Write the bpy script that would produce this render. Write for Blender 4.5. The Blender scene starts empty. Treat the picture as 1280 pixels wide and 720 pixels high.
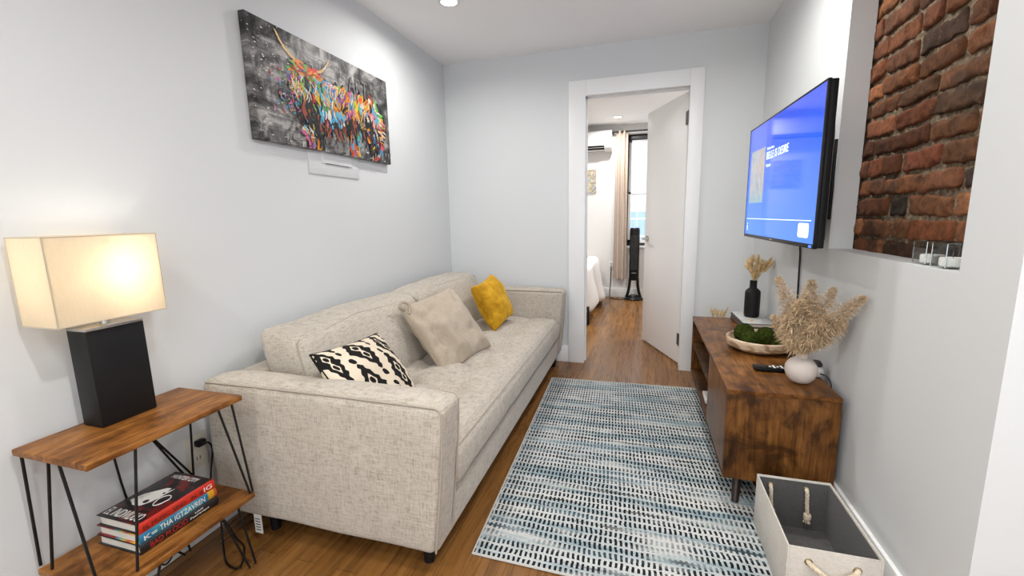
import bpy, bmesh, math, random
from mathutils import Vector, Matrix, noise as mnoise
random.seed(7)
sc = bpy.context.scene
COL = sc.collection
R = math.radians
PI = math.pi
ORI = {}

# ------------------------------------------------------------------ materials
class X:
    """a node socket (or number) with arithmetic that builds Math nodes"""
    def __init__(s, m, v): s.m, s.v = m, v
    def _op(s, op, *a, clamp=False):
        n = s.m.nt.nodes.new('ShaderNodeMath'); n.operation = op; n.use_clamp = clamp
        for i, q in enumerate((s,) + a):
            q = q.v if isinstance(q, X) else q
            if isinstance(q, (int, float)): n.inputs[i].default_value = q
            else: s.m.nt.links.new(q, n.inputs[i])
        return X(s.m, n.outputs[0])
    def __add__(s, o): return s._op('ADD', o)
    __radd__ = __add__
    def __sub__(s, o): return s._op('SUBTRACT', o)
    def __rsub__(s, o): return X(s.m, float(o))._op('SUBTRACT', s)
    def __mul__(s, o): return s._op('MULTIPLY', o)
    __rmul__ = __mul__
    def __truediv__(s, o): return s._op('DIVIDE', o)
    def __lt__(s, o): return s._op('LESS_THAN', o)
    def __gt__(s, o): return s._op('GREATER_THAN', o)
    def abs(s): return s._op('ABSOLUTE')
    def floor(s): return s._op('FLOOR')
    def fract(s): return s._op('FRACT')
    def mod(s, o): return s._op('FLOORED_MODULO', o)
    def sin(s): return s._op('SINE')
    def pow(s, o): return s._op('POWER', o)
    def max(s, o): return s._op('MAXIMUM', o)
    def min(s, o): return s._op('MINIMUM', o)
    def clamp(s): return s._op('ADD', 0.0, clamp=True)

class Mat:
    def __init__(s, name, base=(.8, .8, .8), rough=.6, metal=0., spec=.5, **kw):
        s.m = bpy.data.materials.new(name); s.m.use_nodes = True
        s.nt = s.m.node_tree
        s.b = s.nt.nodes['Principled BSDF']; s.out = s.nt.nodes['Material Output']
        s.set('Base Color', base); s.set('Roughness', rough); s.set('Metallic', metal)
        s.set('Specular IOR Level', spec)
        for k, v in kw.items(): s.set(k.replace('_', ' '), v)
    def set(s, k, v):
        i = s.b.inputs[k]
        if isinstance(v, X): v = v.v
        if isinstance(v, bpy.types.NodeSocket): s.nt.links.new(v, i)
        elif isinstance(v, tuple) and len(v) == 3: i.default_value = (*v, 1)
        else: i.default_value = v
    def co(s, which='Object'):
        return s.nt.nodes.new('ShaderNodeTexCoord').outputs[which]
    def map(s, v, scale=(1, 1, 1), loc=(0, 0, 0), rot=(0, 0, 0)):
        n = s.nt.nodes.new('ShaderNodeMapping'); s.nt.links.new(v, n.inputs[0])
        n.inputs['Scale'].default_value = scale; n.inputs['Location'].default_value = loc
        n.inputs['Rotation'].default_value = rot
        return n.outputs[0]
    def noise(s, v, scale=5., detail=3., rough=.5, dist=0., color=False):
        n = s.nt.nodes.new('ShaderNodeTexNoise'); s.nt.links.new(v, n.inputs['Vector'])
        n.inputs['Scale'].default_value = scale; n.inputs['Detail'].default_value = detail
        n.inputs['Roughness'].default_value = rough; n.inputs['Distortion'].default_value = dist
        return n.outputs['Color'] if color else X(s, n.outputs['Fac'])
    def voro(s, v, scale=5., feature='F1', color=False):
        n = s.nt.nodes.new('ShaderNodeTexVoronoi'); n.feature = feature
        s.nt.links.new(v, n.inputs['Vector']); n.inputs['Scale'].default_value = scale
        return n.outputs['Color'] if color else X(s, n.outputs['Distance'])
    def white(s, v):
        n = s.nt.nodes.new('ShaderNodeTexWhiteNoise'); n.noise_dimensions = '3D'
        s.nt.links.new(v, n.inputs['Vector']); return X(s, n.outputs['Value'])
    def sep(s, v):
        n = s.nt.nodes.new('ShaderNodeSeparateXYZ'); s.nt.links.new(v, n.inputs[0])
        return [X(s, o) for o in n.outputs]
    def comb(s, *a):
        n = s.nt.nodes.new('ShaderNodeCombineXYZ')
        for i, q in enumerate(a):
            if isinstance(q, X): s.nt.links.new(q.v, n.inputs[i])
            else: n.inputs[i].default_value = q
        return n.outputs[0]
    def ramp(s, f, stops, interp='LINEAR'):
        n = s.nt.nodes.new('ShaderNodeValToRGB'); n.color_ramp.interpolation = interp
        e = n.color_ramp.elements
        while len(e) < len(stops): e.new(.5)
        for q, (p, c) in zip(e, stops):
            q.position = p; q.color = (*c, 1) if len(c) == 3 else c
        s.nt.links.new(f.v if isinstance(f, X) else f, n.inputs[0]); return n.outputs[0]
    def mix(s, f, a, b, mode='MIX'):
        n = s.nt.nodes.new('ShaderNodeMix'); n.data_type = 'RGBA'; n.blend_type = mode
        for q, i in ((f, 0), (a, 6), (b, 7)):
            if isinstance(q, X): q = q.v
            if isinstance(q, bpy.types.NodeSocket): s.nt.links.new(q, n.inputs[i])
            elif isinstance(q, tuple): n.inputs[i].default_value = (*q, 1)
            else: n.inputs[i].default_value = q
        return n.outputs[2]
    def bump(s, h, strength=.3, dist=.002):
        n = s.nt.nodes.new('ShaderNodeBump'); n.inputs['Strength'].default_value = strength
        n.inputs['Distance'].default_value = dist
        s.nt.links.new(h.v if isinstance(h, X) else h, n.inputs['Height'])
        s.nt.links.new(n.outputs[0], s.b.inputs['Normal'])
    def emit(s, c, k=1.):
        s.set('Emission Color', c); s.set('Emission Strength', k)
    def attr(s, name):
        n = s.nt.nodes.new('ShaderNodeAttribute'); n.attribute_name = name
        return n.outputs['Color']

def g(v): return (v, v, v)
def paint(name, c, rough=.55, b=.05):
    m = Mat(name, c, rough, spec=.3); m.bump(m.noise(m.co(), 180, 2), b, .001); return m.m
def plain(name, c, rough=.5, **k): return Mat(name, c, rough, **k).m

M = {}
M['wall'] = paint('wall_paint', (.685, .70, .705))
M['ceil'] = paint('ceiling_paint', (.92, .912, .90), .7)
M['trim'] = paint('trim_paint', (.85, .85, .845), .35, .02)
M['doorp'] = paint('door_paint', (.90, .885, .875), .4, .02)
M['bedwall'] = paint('bedroom_paint', (.80, .79, .78))
M['black'] = plain('black_metal', (.008, .008, .008), .45, spec=.3)
M['blackm'] = plain('matte_black', (.007, .007, .0075), .5, spec=.3)
M['blackp'] = plain('black_plastic', (.006, .006, .0065), .35, spec=.25)
M['white'] = plain('white_plastic', (.8, .8, .79), .35)
M['steel'] = plain('brushed_steel', (.55, .54, .52), .3, metal=1.)
M['hinge'] = plain('dark_hinge', (.10, .10, .095), .4, metal=.6)
M['paper'] = plain('paper', (.72, .70, .65), .8)
M['wax'] = plain('white_wax', (.85, .84, .82), .5)

def floor_mat():
    m = Mat('oak_planks', rough=.32, spec=.4)
    x, y, z = m.sep(m.co())
    v = m.comb(y, x, z)
    n = m.nt.nodes.new('ShaderNodeTexBrick'); m.nt.links.new(v, n.inputs['Vector'])
    n.offset = .37; n.offset_frequency = 2
    for k, q in (('Scale', 1.), ('Mortar Size', .0009), ('Mortar Smooth', .2), ('Bias', 0.), ('Brick Width', 1.15), ('Row Height', .083)):
        n.inputs[k].default_value = q
    n.inputs['Color1'].default_value = (0, 0, 0, 1); n.inputs['Color2'].default_value = (1, 1, 1, 1)
    n.inputs['Mortar'].default_value = (.5, .5, .5, 1)
    shade = n.outputs['Color']
    rid = m.white(m.comb((x / .083).floor(), 3.1, 0.))
    gr = m.noise(m.comb(x * 34. + rid * 9., y * 2.2 + rid * 5., 0.), 1., 6, .65, .6)
    fig = m.noise(m.comb(x * 9. + rid * 3., y * .9, 0.), 1., 3, .5, 1.2)
    base = m.ramp(gr, [(.25, (.125, .055, .015)), (.5, (.22, .103, .029)), (.75, (.32, .160, .049))])
    tint = m.ramp(fig, [(.3, (.75, .70, .66)), (.7, (1.15, 1.1, 1.0))])
    c = m.mix(.8, base, tint, 'MULTIPLY')
    c = m.mix(.55, c, m.mix(shade, (.66, .62, .58), (1.3, 1.25, 1.2)), 'MULTIPLY')
    c = m.mix(X(m, n.outputs['Fac']), c, (.03, .014, .006))
    m.set('Base Color', c)
    m.set('Roughness', gr * .16 + .20)
    m.bump(X(m, n.outputs['Fac']) * -1. + gr * .15, .25, .0012)
    return m.m
M['floor'] = floor_mat()

def rustic(name, axis, k=1., dark=.5, gloss=.38):
    """rustic brown wood, grain along axis (0 x, 1 y, 2 z)"""
    m = Mat(name, rough=gloss, spec=.22)
    q = m.sep(m.co())
    sc_ = [60., 60., 60.]; sc_[axis] = 5.
    gr = m.noise(m.comb(q[0] * sc_[0], q[1] * sc_[1], q[2] * sc_[2]), 1., 7, .62, .9)
    s2 = [11., 11., 11.]; s2[axis] = 4.
    pt = m.noise(m.comb(q[0] * s2[0], q[1] * s2[1], q[2] * s2[2]), 1., 4, .55, 1.5)
    gr2 = gr * .6 + pt * .4
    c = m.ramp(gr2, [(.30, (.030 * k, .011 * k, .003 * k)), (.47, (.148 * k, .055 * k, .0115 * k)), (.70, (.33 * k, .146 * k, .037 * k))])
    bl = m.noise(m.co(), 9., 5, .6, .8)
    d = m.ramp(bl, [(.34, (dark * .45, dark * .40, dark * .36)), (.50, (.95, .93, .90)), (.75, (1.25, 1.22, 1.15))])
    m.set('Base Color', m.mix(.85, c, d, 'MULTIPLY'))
    m.bump(gr, .12, .0015)
    return m.m
M['rusttable'] = rustic('rustic_table_wood', 1, 1.35, .75, .42)
M['rusttop'] = rustic('rustic_console_top', 1, 1.0, .68, .34)
M['rustend'] = rustic('rustic_console_end', 2, .84, .42, .42)
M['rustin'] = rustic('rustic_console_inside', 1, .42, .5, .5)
M['rustdoor'] = rustic('rustic_console_door', 2, .9, .7, .28)
M['legwood'] = plain('dark_leg_wood', (.022, .012, .008), .4)

def linen(name, ca, cb, cc, s=1.):
    m = Mat(name, rough=.9, spec=.15)
    v = m.co()
    q = m.sep(v)
    a = m.noise(m.map(v, (34 * s, 34 * s, 260 * s)), 1., 2, .6)
    b = m.noise(m.map(v, (250 * s, 250 * s, 30 * s)), 1., 2, .6)
    c_ = m.noise(m.map(v, (250 * s, 36 * s, 60 * s)), 1., 2, .6)
    fz = m.noise(v, 420 * s, 2, .6)
    w = a * .34 + b * .30 + c_ * .18 + fz * .18
    big = m.noise(v, 14, 3)
    c = m.ramp(w, [(.38, ca), (.475, cb), (.57, cc)])
    c = m.mix(.25, c, m.ramp(big, [(.3, g(.82)), (.7, g(1.12))]), 'MULTIPLY')
    m.set('Base Color', c); m.set('Sheen Weight', .15)
    m.bump(w, .35, .0015)
    return m.m
M['linen'] = linen('sofa_linen', (.315, .268, .212), (.455, .405, .34), (.53, .485, .42))
M['beige'] = linen('beige_cloth', (.36, .295, .225), (.425, .355, .275), (.47, .395, .31), 2.)
M['piping'] = plain('sofa_piping', (.40, .352, .292), .9)

def velvet():
    m = Mat('mustard_velvet', rough=.75, spec=.2)
    n = m.noise(m.co(), 16, 4, .6, .8)
    m.set('Base Color', m.ramp(n, [(.3, (.36, .17, .006)), (.5, (.56, .29, .012)), (.72, (.70, .40, .03))]))
    m.set('Sheen Weight', .6); m.set('Sheen Tint', (.9, .6, .1)); m.bump(n, .3, .004)
    return m.m
M['velvet'] = velvet()

def ikat():
    m = Mat('ikat_cloth', rough=.85, spec=.15)
    u, v, _ = m.sep(m.co('UV'))
    wob = m.noise(m.co('UV'), 16, 2) * .03 - .015
    up = u + v * .29 + wob
    def lat(pu0, pv0):
        pu = ((up - pu0) / .333 + .5).fract() * .333 - .1665
        pv = ((v - pv0) / .74 + .5).fract() * .74 - .37
        return pu, pv
    k = X(m, 0.) + 0.
    for pu0, pv0 in ((.648, .747), (.648 + .1665, .747 - .37)):
        pu, pv = lat(pu0, pv0)
        o_ = pu.abs() / .112 + pv.abs() / .290 + (pv * 42.).sin() * (pv * 42.).sin() * .13
        i_ = pu.abs() / .042 + (pv.abs() - .060).abs() / .075
        def dot(cv, ru=.024, rv=.035, pu=pu, pv=pv):
            a_ = pu / ru; b_ = (pv - cv) / rv; return (a_ * a_ + b_ * b_) < 1.
        sh = (o_ < 1.) * (1. - (i_ < 1.))
        k = k.max(sh).max(dot(.062)).max(dot(-.062))
        pu2, pv2 = lat(pu0 + .1665, pv0)
        for cv in (.075, -.075): k = k.max(dot(cv, .024, .036, pu2, pv2))
    m.set('Base Color', m.mix(k, (.74, .64, .50), (.012, .011, .010)))
    m.bump(m.noise(m.co('UV'), 240, 2), .2, .001)
    return m.m
M['ikat'] = ikat()

def rug_mat():
    m = Mat('rug_weave', rough=.95, spec=.1)
    v = m.co('UV')                       # metres: u across, v along
    u, w, _ = m.sep(v)
    band = m.noise(m.comb(u * 1.3, w * 9.5, 0.), 1., 3, .55)
    band2 = m.noise(m.comb(u * 2.2 + 7., w * 17., 3.), 1., 3, .6)
    fine = m.noise(m.comb(u * 60., w * 60., 0.), 1., 2)
    pu, pv = .0165, .036
    wu = m.noise(m.comb(u * 9., w * 26., 0.), 1., 3) * .85
    ww = w + m.noise(m.comb(u * 9., w * 3., 2.), 1., 3) * .016
    cu = ((u / pu + wu).fract() - .5).abs()
    cv = ((ww / pv).fract() - .5).abs()
    cell = m.white(m.comb((u / pu + wu).floor(), (ww / pv).floor(), 0.))
    dash = (cu < (.15 + fine * .20)) * (cv < (.29 + cell * .16))
    ground = m.ramp(band2, [(.30, (.58, .575, .55)), (.47, (.50, .51, .50)), (.57, (.35, .405, .415)), (.66, (.22, .295, .33)), (.76, (.47, .50, .495))])
    dark = m.ramp(band, [(.30, (.010, .011, .013)), (.52, (.013, .016, .020)), (.59, (.05, .08, .10)), (.68, (.11, .16, .19)), (.75, (.02, .028, .035))])
    drop = m.noise(m.comb(u * 4. + 3., w * 14., 9.), 1., 3)
    k = dash * ((drop * 5. - 1.35).clamp())
    lrow = ((ww / (pv * 3.)).fract() - .5).abs() < .05
    line = lrow * ((m.noise(m.comb(u * 5., w * 9., 5.), 1., 3) * 6. - 2.9).clamp())
    k = k.max(line * .85)
    c = m.mix(k, ground, dark)
    mot = m.noise(m.comb(u * 160., w * 120., 0.), 1., 2)
    m.set('Base Color', m.mix(.4, c, m.ramp(mot, [(.3, g(.72)), (.7, g(1.2))]), 'MULTIPLY'))
    m.bump(k * -.6 + fine * .5, .6, .003)
    return m.m
M['rug'] = rug_mat()
M['rugedge'] = plain('rug_binding', (.50, .49, .46), .9)

def brick_mat():
    m = Mat('old_brick', rough=.88, spec=.2)
    v = m.co(); a = m.attr('tone')
    n = m.noise(v, 38, 6, .65, .5); n2 = m.noise(v, 9, 4, .6)
    c = m.mix(.75, a, m.ramp(n, [(.28, (.25, .22, .2)), (.5, (.9, .9, .9)), (.72, (1.55, 1.45, 1.35))]), 'MULTIPLY')
    c = m.mix(m.ramp(n2, [(.52, g(0)), (.70, g(.7))]), c, (.045, .032, .025))
    sp = m.noise(v, 95, 3, .7)
    c = m.mix(m.ramp(sp, [(.66, g(0)), (.74, g(.5))]), c, (.42, .33, .25))
    m.set('Base Color', c); m.bump(n, .7, .006)
    return m.m
M['brick'] = brick_mat()
def mortar_mat():
    m = Mat('old_mortar', rough=.95, spec=.1); n = m.noise(m.co(), 60, 6, .7)
    m.set('Base Color', m.ramp(n, [(.3, (.06, .044, .031)), (.52, (.22, .165, .11)), (.75, (.46, .37, .27))])); m.bump(n, .9, .01); return m.m
M['mortar'] = mortar_mat()

def glassy(name, tint=(.97, .985, .98), k=.12):
    m = Mat(name); nt = m.nt
    t = nt.nodes.new('ShaderNodeBsdfTransparent'); t.inputs[0].default_value = (*tint, 1)
    gl = nt.nodes.new('ShaderNodeBsdfGlossy'); gl.inputs['Roughness'].default_value = .03
    mx = nt.nodes.new('ShaderNodeMixShader'); mx.inputs[0].default_value = k
    nt.links.new(t.outputs[0], mx.inputs[1]); nt.links.new(gl.outputs[0], mx.inputs[2])
    nt.links.new(mx.outputs[0], m.out.inputs[0]); return m.m
M['glass'] = glassy('clear_glass', (.955, .965, .96), .05)
M['glassedge'] = glassy('glass_edge', (.62, .66, .65), .35)
M['pane'] = glassy('window_glass', (.95, .97, 1.), .05)

def shade_mat():
    m = Mat('lamp_shade_cloth'); nt = m.nt
    d = nt.nodes.new('ShaderNodeBsdfDiffuse'); d.inputs[0].default_value = (.86, .80, .70, 1)
    t = nt.nodes.new('ShaderNodeBsdfTranslucent')
    n = m.noise(m.map(m.co(), (300, 300, 40)), 1., 2)
    nt.links.new(m.ramp(n, [(.3, (.90, .83, .70)), (.7, (.94, .88, .77))]), t.inputs[0])
    mx = nt.nodes.new('ShaderNodeMixShader'); mx.inputs[0].default_value = .74
    nt.links.new(d.outputs[0], mx.inputs[1]); nt.links.new(t.outputs[0], mx.inputs[2])
    nt.links.new(mx.outputs[0], m.out.inputs[0]); return m.m
M['shade'] = shade_mat()
def emis(name, c, k):
    m = Mat(name, c, .5); m.emit(c, k); return m.m
M['bulb'] = emis('bulb_glow', (1., .88, .70), 4.)
M['downl'] = emis('downlight_glow', (1., .97, .93), 14.)

# ------------------------------------------------------------------ mesh helpers
def NB(): return bmesh.new()
def frame(o, x, y, z):
    m = Matrix.Identity(4)
    for i, a in enumerate((x, y, z)):
        for j in range(3): m[j][i] = a[j]
    for j in range(3): m[j][3] = o[j]
    return m
def box(bm, lo, hi, bev=0., seg=2, mi=0, mat=None):
    c = [(a + b) / 2 for a, b in zip(lo, hi)]; s = [abs(b - a) for a, b in zip(lo, hi)]
    t = bmesh.new()
    bmesh.ops.create_cube(t, size=1., matrix=Matrix.Translation(c) @ Matrix.Diagonal((*s, 1)))
    if bev: bmesh.ops.bevel(t, geom=t.edges[:], offset=bev, segments=seg, affect='EDGES', profile=.5)
    return add(bm, t, mi, mat)
def add(bm, t, mi=0, mat=None):
    if mat is not None: bmesh.ops.transform(t, matrix=mat, verts=t.verts)
    vm = {v: bm.verts.new(v.co) for v in t.verts}
    for f in t.faces:
        try:
            q = bm.faces.new([vm[v] for v in f.verts]); q.material_index = mi
        except ValueError: pass
    t.free(); return bm
def ring_loft(bm, rings, cap=True, mi=0, closed=False):
    vs = [[bm.verts.new(p) for p in r] for r in rings]
    n = len(vs[0])
    L = len(vs)
    for a in range(L if closed else L - 1):
        A, B = vs[a], vs[(a + 1) % L]
        for i in range(n):
            f = bm.faces.new((A[i], A[(i + 1) % n], B[(i + 1) % n], B[i])); f.material_index = mi
    if cap and not closed:
        for q in (vs[0][::-1], vs[-1]):
            try: f = bm.faces.new(q); f.material_index = mi
            except ValueError: pass
    return bm
def tube(bm, pts, r, n=8, mi=0, closed=False):
    pts = [Vector(p) for p in pts]; L = len(pts)
    rr = r if isinstance(r, (list, tuple)) else [r] * L
    rings = []; up = None
    for i, p in enumerate(pts):
        a = pts[i - 1] if (i or closed) else p; b = pts[(i + 1) % L] if (i < L - 1 or closed) else p
        t = (b - a).normalized()
        if up is None: up = Vector((0, 0, 1)) if abs(t.z) < .9 else Vector((1, 0, 0))
        s = t.cross(up).normalized(); up = s.cross(t).normalized()
        rings.append([p + (s * math.cos(k * 2 * PI / n) + up * math.sin(k * 2 * PI / n)) * rr[i] for k in range(n)])
    return ring_loft(bm, rings, True, mi, closed)
def smooth_path(pts, k=8):
    pts = [Vector(p) for p in pts]; out = []
    for i in range(len(pts) - 1):
        p0 = pts[max(i - 1, 0)]; p1 = pts[i]; p2 = pts[i + 1]; p3 = pts[min(i + 2, len(pts) - 1)]
        for j in range(k):
            t = j / k
            out.append(.5 * ((2 * p1) + (p2 - p0) * t + (2 * p0 - 5 * p1 + 4 * p2 - p3) * t * t + (3 * p1 - p0 - 3 * p2 + p3) * t ** 3))
    out.append(pts[-1]); return out
def lathe(bm, prof, c, n=32, sx=1., sy=1., cap=False, mi=0):
    rings = [[Vector((c[0] + r * sx * math.cos(k * 2 * PI / n), c[1] + r * sy * math.sin(k * 2 * PI / n), c[2] + z)) for k in range(n)] for r, z in prof]
    return ring_loft(bm, rings, cap, mi)
def prism(bm, poly, d, mi=0):
    """poly: list of 3D points, d: extrusion vector"""
    d = Vector(d); a = [bm.verts.new(Vector(p)) for p in poly]; b = [bm.verts.new(Vector(p) + d) for p in poly]
    n = len(a)
    for i in range(n):
        f = bm.faces.new((a[i], a[(i + 1) % n], b[(i + 1) % n], b[i])); f.material_index = mi
    for q in (a[::-1], b):
        f = bm.faces.new(q); f.material_index = mi
    return bm
def rbox(bm, lo, hi, r, step, fn=None, rs=3, mat=None):
    c = Vector([(a + b) / 2 for a, b in zip(lo, hi)]); h = [(b - a) / 2 for a, b in zip(lo, hi)]
    r = min(r, min(h) * .98)
    ax = []
    for q in h:
        i = q - r; n = max(1, int(round(2 * i / step)))
        L = [-(i + r * (1 - k / rs)) for k in range(rs)] + [-i + 2 * i * k / n for k in range(n + 1)] + [i + r * (k + 1) / rs for k in range(rs)]
        ax.append(L)
    t = bmesh.new(); cache = {}
    def V(p):
        key = tuple(round(a, 6) for a in p)
        if key not in cache:
            inn = [max(-(h[k] - r), min(h[k] - r, p[k])) for k in range(3)]
            d = Vector([p[k] - inn[k] for k in range(3)])
            q = Vector(inn) + (d.normalized() * r if d.length > 1e-9 else d)
            q = q + c
            if fn: q = Vector(fn(q, Vector([(p[k] / h[k]) for k in range(3)])))
            cache[key] = t.verts.new(q)
        return cache[key]
    for a in range(3):
        b, e = (a + 1) % 3, (a + 2) % 3
        for s in (-1, 1):
            for i in range(len(ax[b]) - 1):
                for j in range(len(ax[e]) - 1):
                    P = []
                    for (ii, jj) in ((i, j), (i + 1, j), (i + 1, j + 1), (i, j + 1)):
                        p = [0, 0, 0]; p[a] = s * h[a]; p[b] = ax[b][ii]; p[e] = ax[e][jj]; P.append(p)
                    if s < 0: P.reverse()
                    t.faces.new([V(p) for p in P])
    return add(bm, t, 0, mat)

def obj(name, bm, mats, parent=None, origin=None, sharp=35, sm=True):
    bmesh.ops.recalc_face_normals(bm, faces=bm.faces[:])
    me = bpy.data.meshes.new(name)
    if parent is not None: o0 = ORI[parent.name]
    elif origin is not None: o0 = Vector(origin)
    else:
        xs = [v.co for v in bm.verts]
        o0 = Vector(((min(p.x for p in xs) + max(p.x for p in xs)) / 2, (min(p.y for p in xs) + max(p.y for p in xs)) / 2, min(p.z for p in xs)))
    for v in bm.verts: v.co -= o0
    bm.to_mesh(me); bm.free()
    for m in (mats if isinstance(mats, (list, tuple)) else [mats]): me.materials.append(M[m] if isinstance(m, str) else m)
    if sm:
        me.polygons.foreach_set('use_smooth', [True] * len(me.polygons)); me.set_sharp_from_angle(angle=R(sharp))
    o = bpy.data.objects.new(name, me); COL.objects.link(o)
    if parent is not None: o.parent = parent
    else: o.location = o0
    ORI[o.name] = o0
    return o
def tag(o, label, cat, group=None, kind=None):
    o['label'] = label; o['category'] = cat
    if group: o['group'] = group
    if kind: o['kind'] = kind
    return o
def thing(name, label, cat, loc, group=None):
    o = bpy.data.objects.new(name, None); COL.objects.link(o); o.location = loc; o.empty_display_size = .05
    ORI[o.name] = Vector(loc); return tag(o, label, cat, group)
def struct(name, bm, mat, parent=None, **k):
    o = obj(name, bm, mat, parent, origin=None if parent else (0, 0, 0), **k)
    if parent is None: o['kind'] = 'structure'
    return o
def text(bm, s, at, right, up, width, height, mi=0, thick=.0006):
    """flat lettering as a thin mesh, fitted to width x height; `at` = lower left corner"""
    cu = bpy.data.curves.new('lettering', 'FONT'); cu.body = s; cu.extrude = .02
    o = bpy.data.objects.new('lettering', cu); COL.objects.link(o)
    dg = bpy.context.evaluated_depsgraph_get(); dg.update()
    me = bpy.data.meshes.new_from_object(o.evaluated_get(dg))
    t = bmesh.new(); t.from_mesh(me)
    bpy.data.objects.remove(o); bpy.data.curves.remove(cu); bpy.data.meshes.remove(me)
    xs = [v.co.x for v in t.verts]; ys = [v.co.y for v in t.verts]
    x0, x1, y0, y1 = min(xs), max(xs), min(ys), max(ys)
    right = Vector(right).normalized(); up = Vector(up).normalized(); n = right.cross(up)
    for v in t.verts:
        a = (v.co.x - x0) / (x1 - x0) * width; b = (v.co.y - y0) / (y1 - y0) * height
        v.co = Vector(at) + right * a + up * b + n * (thick if v.co.z > 0 else 0)
    return add(bm, t, mi)

# ------------------------------------------------------------------ constants from the photograph
W, H = 2.288, 2.362
D0, D1, DT = 1.1175, 1.8367, 2.03

# ------------------------------------------------------------------ the room
b = NB(); box(b, (-2.6, -5.1, -.1), (3.7, 3.1, 0.)); struct('floor', b, 'floor')
b = NB(); box(b, (-2.6, -5.1, H), (3.7, 3.1, H + .1)); struct('ceiling', b, 'ceil')
b = NB(); box(b, (-.1, -5.1, 0), (0, 0, H)); struct('wall_left', b, 'wall')
b = NB()
box(b, (-2.6, 0, 0), (D0 - .02, .12, H)); box(b, (D1 + .02, 0, 0), (3.7, .12, H)); box(b, (D0 - .02, 0, DT + .02), (D1 + .02, .12, H))
struct('wall_back', b, 'wall')
NY0, NY1, NZ0, NZ1, ND = -2.057, -1.265, 1.012, 2.22, .085
b = NB()
box(b, (W, -2.235, 0), (W + ND, NY0, H)); box(b, (W, NY1, 0), (W + ND, 0, H))
box(b, (W, NY0, 0), (W + ND, NY1, NZ0)); box(b, (W, NY0, NZ1), (W + ND, NY1, H))
struct('wall_right', b, 'wall')
b = NB(); box(b, (W + ND + .11, -2.235, 0), (3.6, -2.115, H)); box(b, (W + ND, -2.235, 0), (W + ND + .11, NY0 - .05, H)); struct('wall_hall', b, 'wall')
b = NB(); box(b, (3.6, -5.1, 0), (3.7, 0, H)); struct('wall_hall_end', b, 'wall')
b = NB(); box(b, (-.1, -5.2, 0), (3.7, -5.1, .25)); box(b, (-.1, -5.2, 2.25), (3.7, -5.1, H)); box(b, (-.1, -5.2, .25), (.1, -5.1, 2.25)); box(b, (3.45, -5.2, .25), (3.7, -5.1, 2.25)); struct('wall_rear', b, 'wall')
b = NB()  # unseen rear window, added to let soft fill daylight into the room
for (x0, x1, z0, z1) in ((.1, 3.45, .25, .30), (.1, 3.45, 2.2, 2.25), (.1, .15, .3, 2.2), (3.4, 3.45, .3, 2.2), (1.19, 1.23, .3, 2.2), (2.30, 2.34, .3, 2.2)): box(b, (x0, -5.18, z0), (x1, -5.12, z1), .003)
w2 = struct('window_added_fill', b, 'trim')
b = NB(); box(b, (.15, -5.152, .3), (3.4, -5.148, 2.2)); struct('window_pane', b, 'pane', w2)  # pane of the added rear fill window

# exposed brick behind the niche
b = NB()
box(b, (W + ND + .012, NY0 - .04, .9), (W + ND + .11, NY1 + .05, H))
br = NB(); lay = br.loops.layers.color.new('tone')
rng = random.Random(5)
zz = NZ0 - .015; row = 0
while zz < NZ1:
    hh = .059 + rng.uniform(-.006, .006)
    y = NY0 - .06 - rng.uniform(0, .12) - (.1 if row % 2 else 0)
    while y < NY1 + .02:
        ll = rng.choice((.195, .2, .205, .19, .095, .1)) * rng.uniform(.94, 1.06)
        t = NB(); off = Vector((rng.uniform(0, 99), rng.uniform(0, 99), rng.uniform(0, 99)))
        if y + ll < NY0 - .005: y += ll + .012; continue
        if y < NY0 - .03: ll -= NY0 - .03 - y; y = NY0 - .03
        x0 = W + ND + .0 + rng.uniform(-.003, .004); tilt = rng.uniform(-.06, .06)
        def fn(p, q, off=off, cy=y + ll / 2, cz=zz + hh / 2, tilt=tilt):
            n = mnoise.noise_vector(p * 26 + off) * .0075 + mnoise.noise_vector(p * 75 + off) * .0045
            p = p + n; p.z += (p.y - cy) * tilt
            return p
        rbox(t, (x0, y, zz), (x0 + .03, y + ll, zz + hh), .012, .012, fn, 2)
        r_ = rng.random()
        tone = (.455, .285, .19) if r_ < .42 else (.40, .265, .185) if r_ < .68 else (.51, .33, .225) if r_ < .82 else (.335, .245, .185) if r_ < .94 else (.23, .19, .16)
        kk = rng.uniform(.75, 1.2); tone = [c * kk * rng.uniform(.96, 1.04) for c in tone]
        n0 = len(br.faces); add(br, t); br.faces.ensure_lookup_table()
        for f in br.faces[n0:]:
            for l in f.loops: l[lay] = (*tone, 1)
        y += ll + rng.uniform(.009, .018)
    zz += hh + rng.uniform(.010, .016); row += 1
wn = struct('wall_niche', b, 'mortar')
struct('bricks', br, 'brick', wn, sharp=180)

# baseboards
b = NB(); box(b, (W - .014, -2.235, 0), (W, 0, .135), .003); struct('baseboard_right', b, 'trim')
b = NB(); box(b, (0, -.014, 0), (.9977, 0, .135), .003); box(b, (1.9212, -.014, 0), (W - .014, 0, .135), .003); struct('baseboard_back', b, 'trim')
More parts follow.
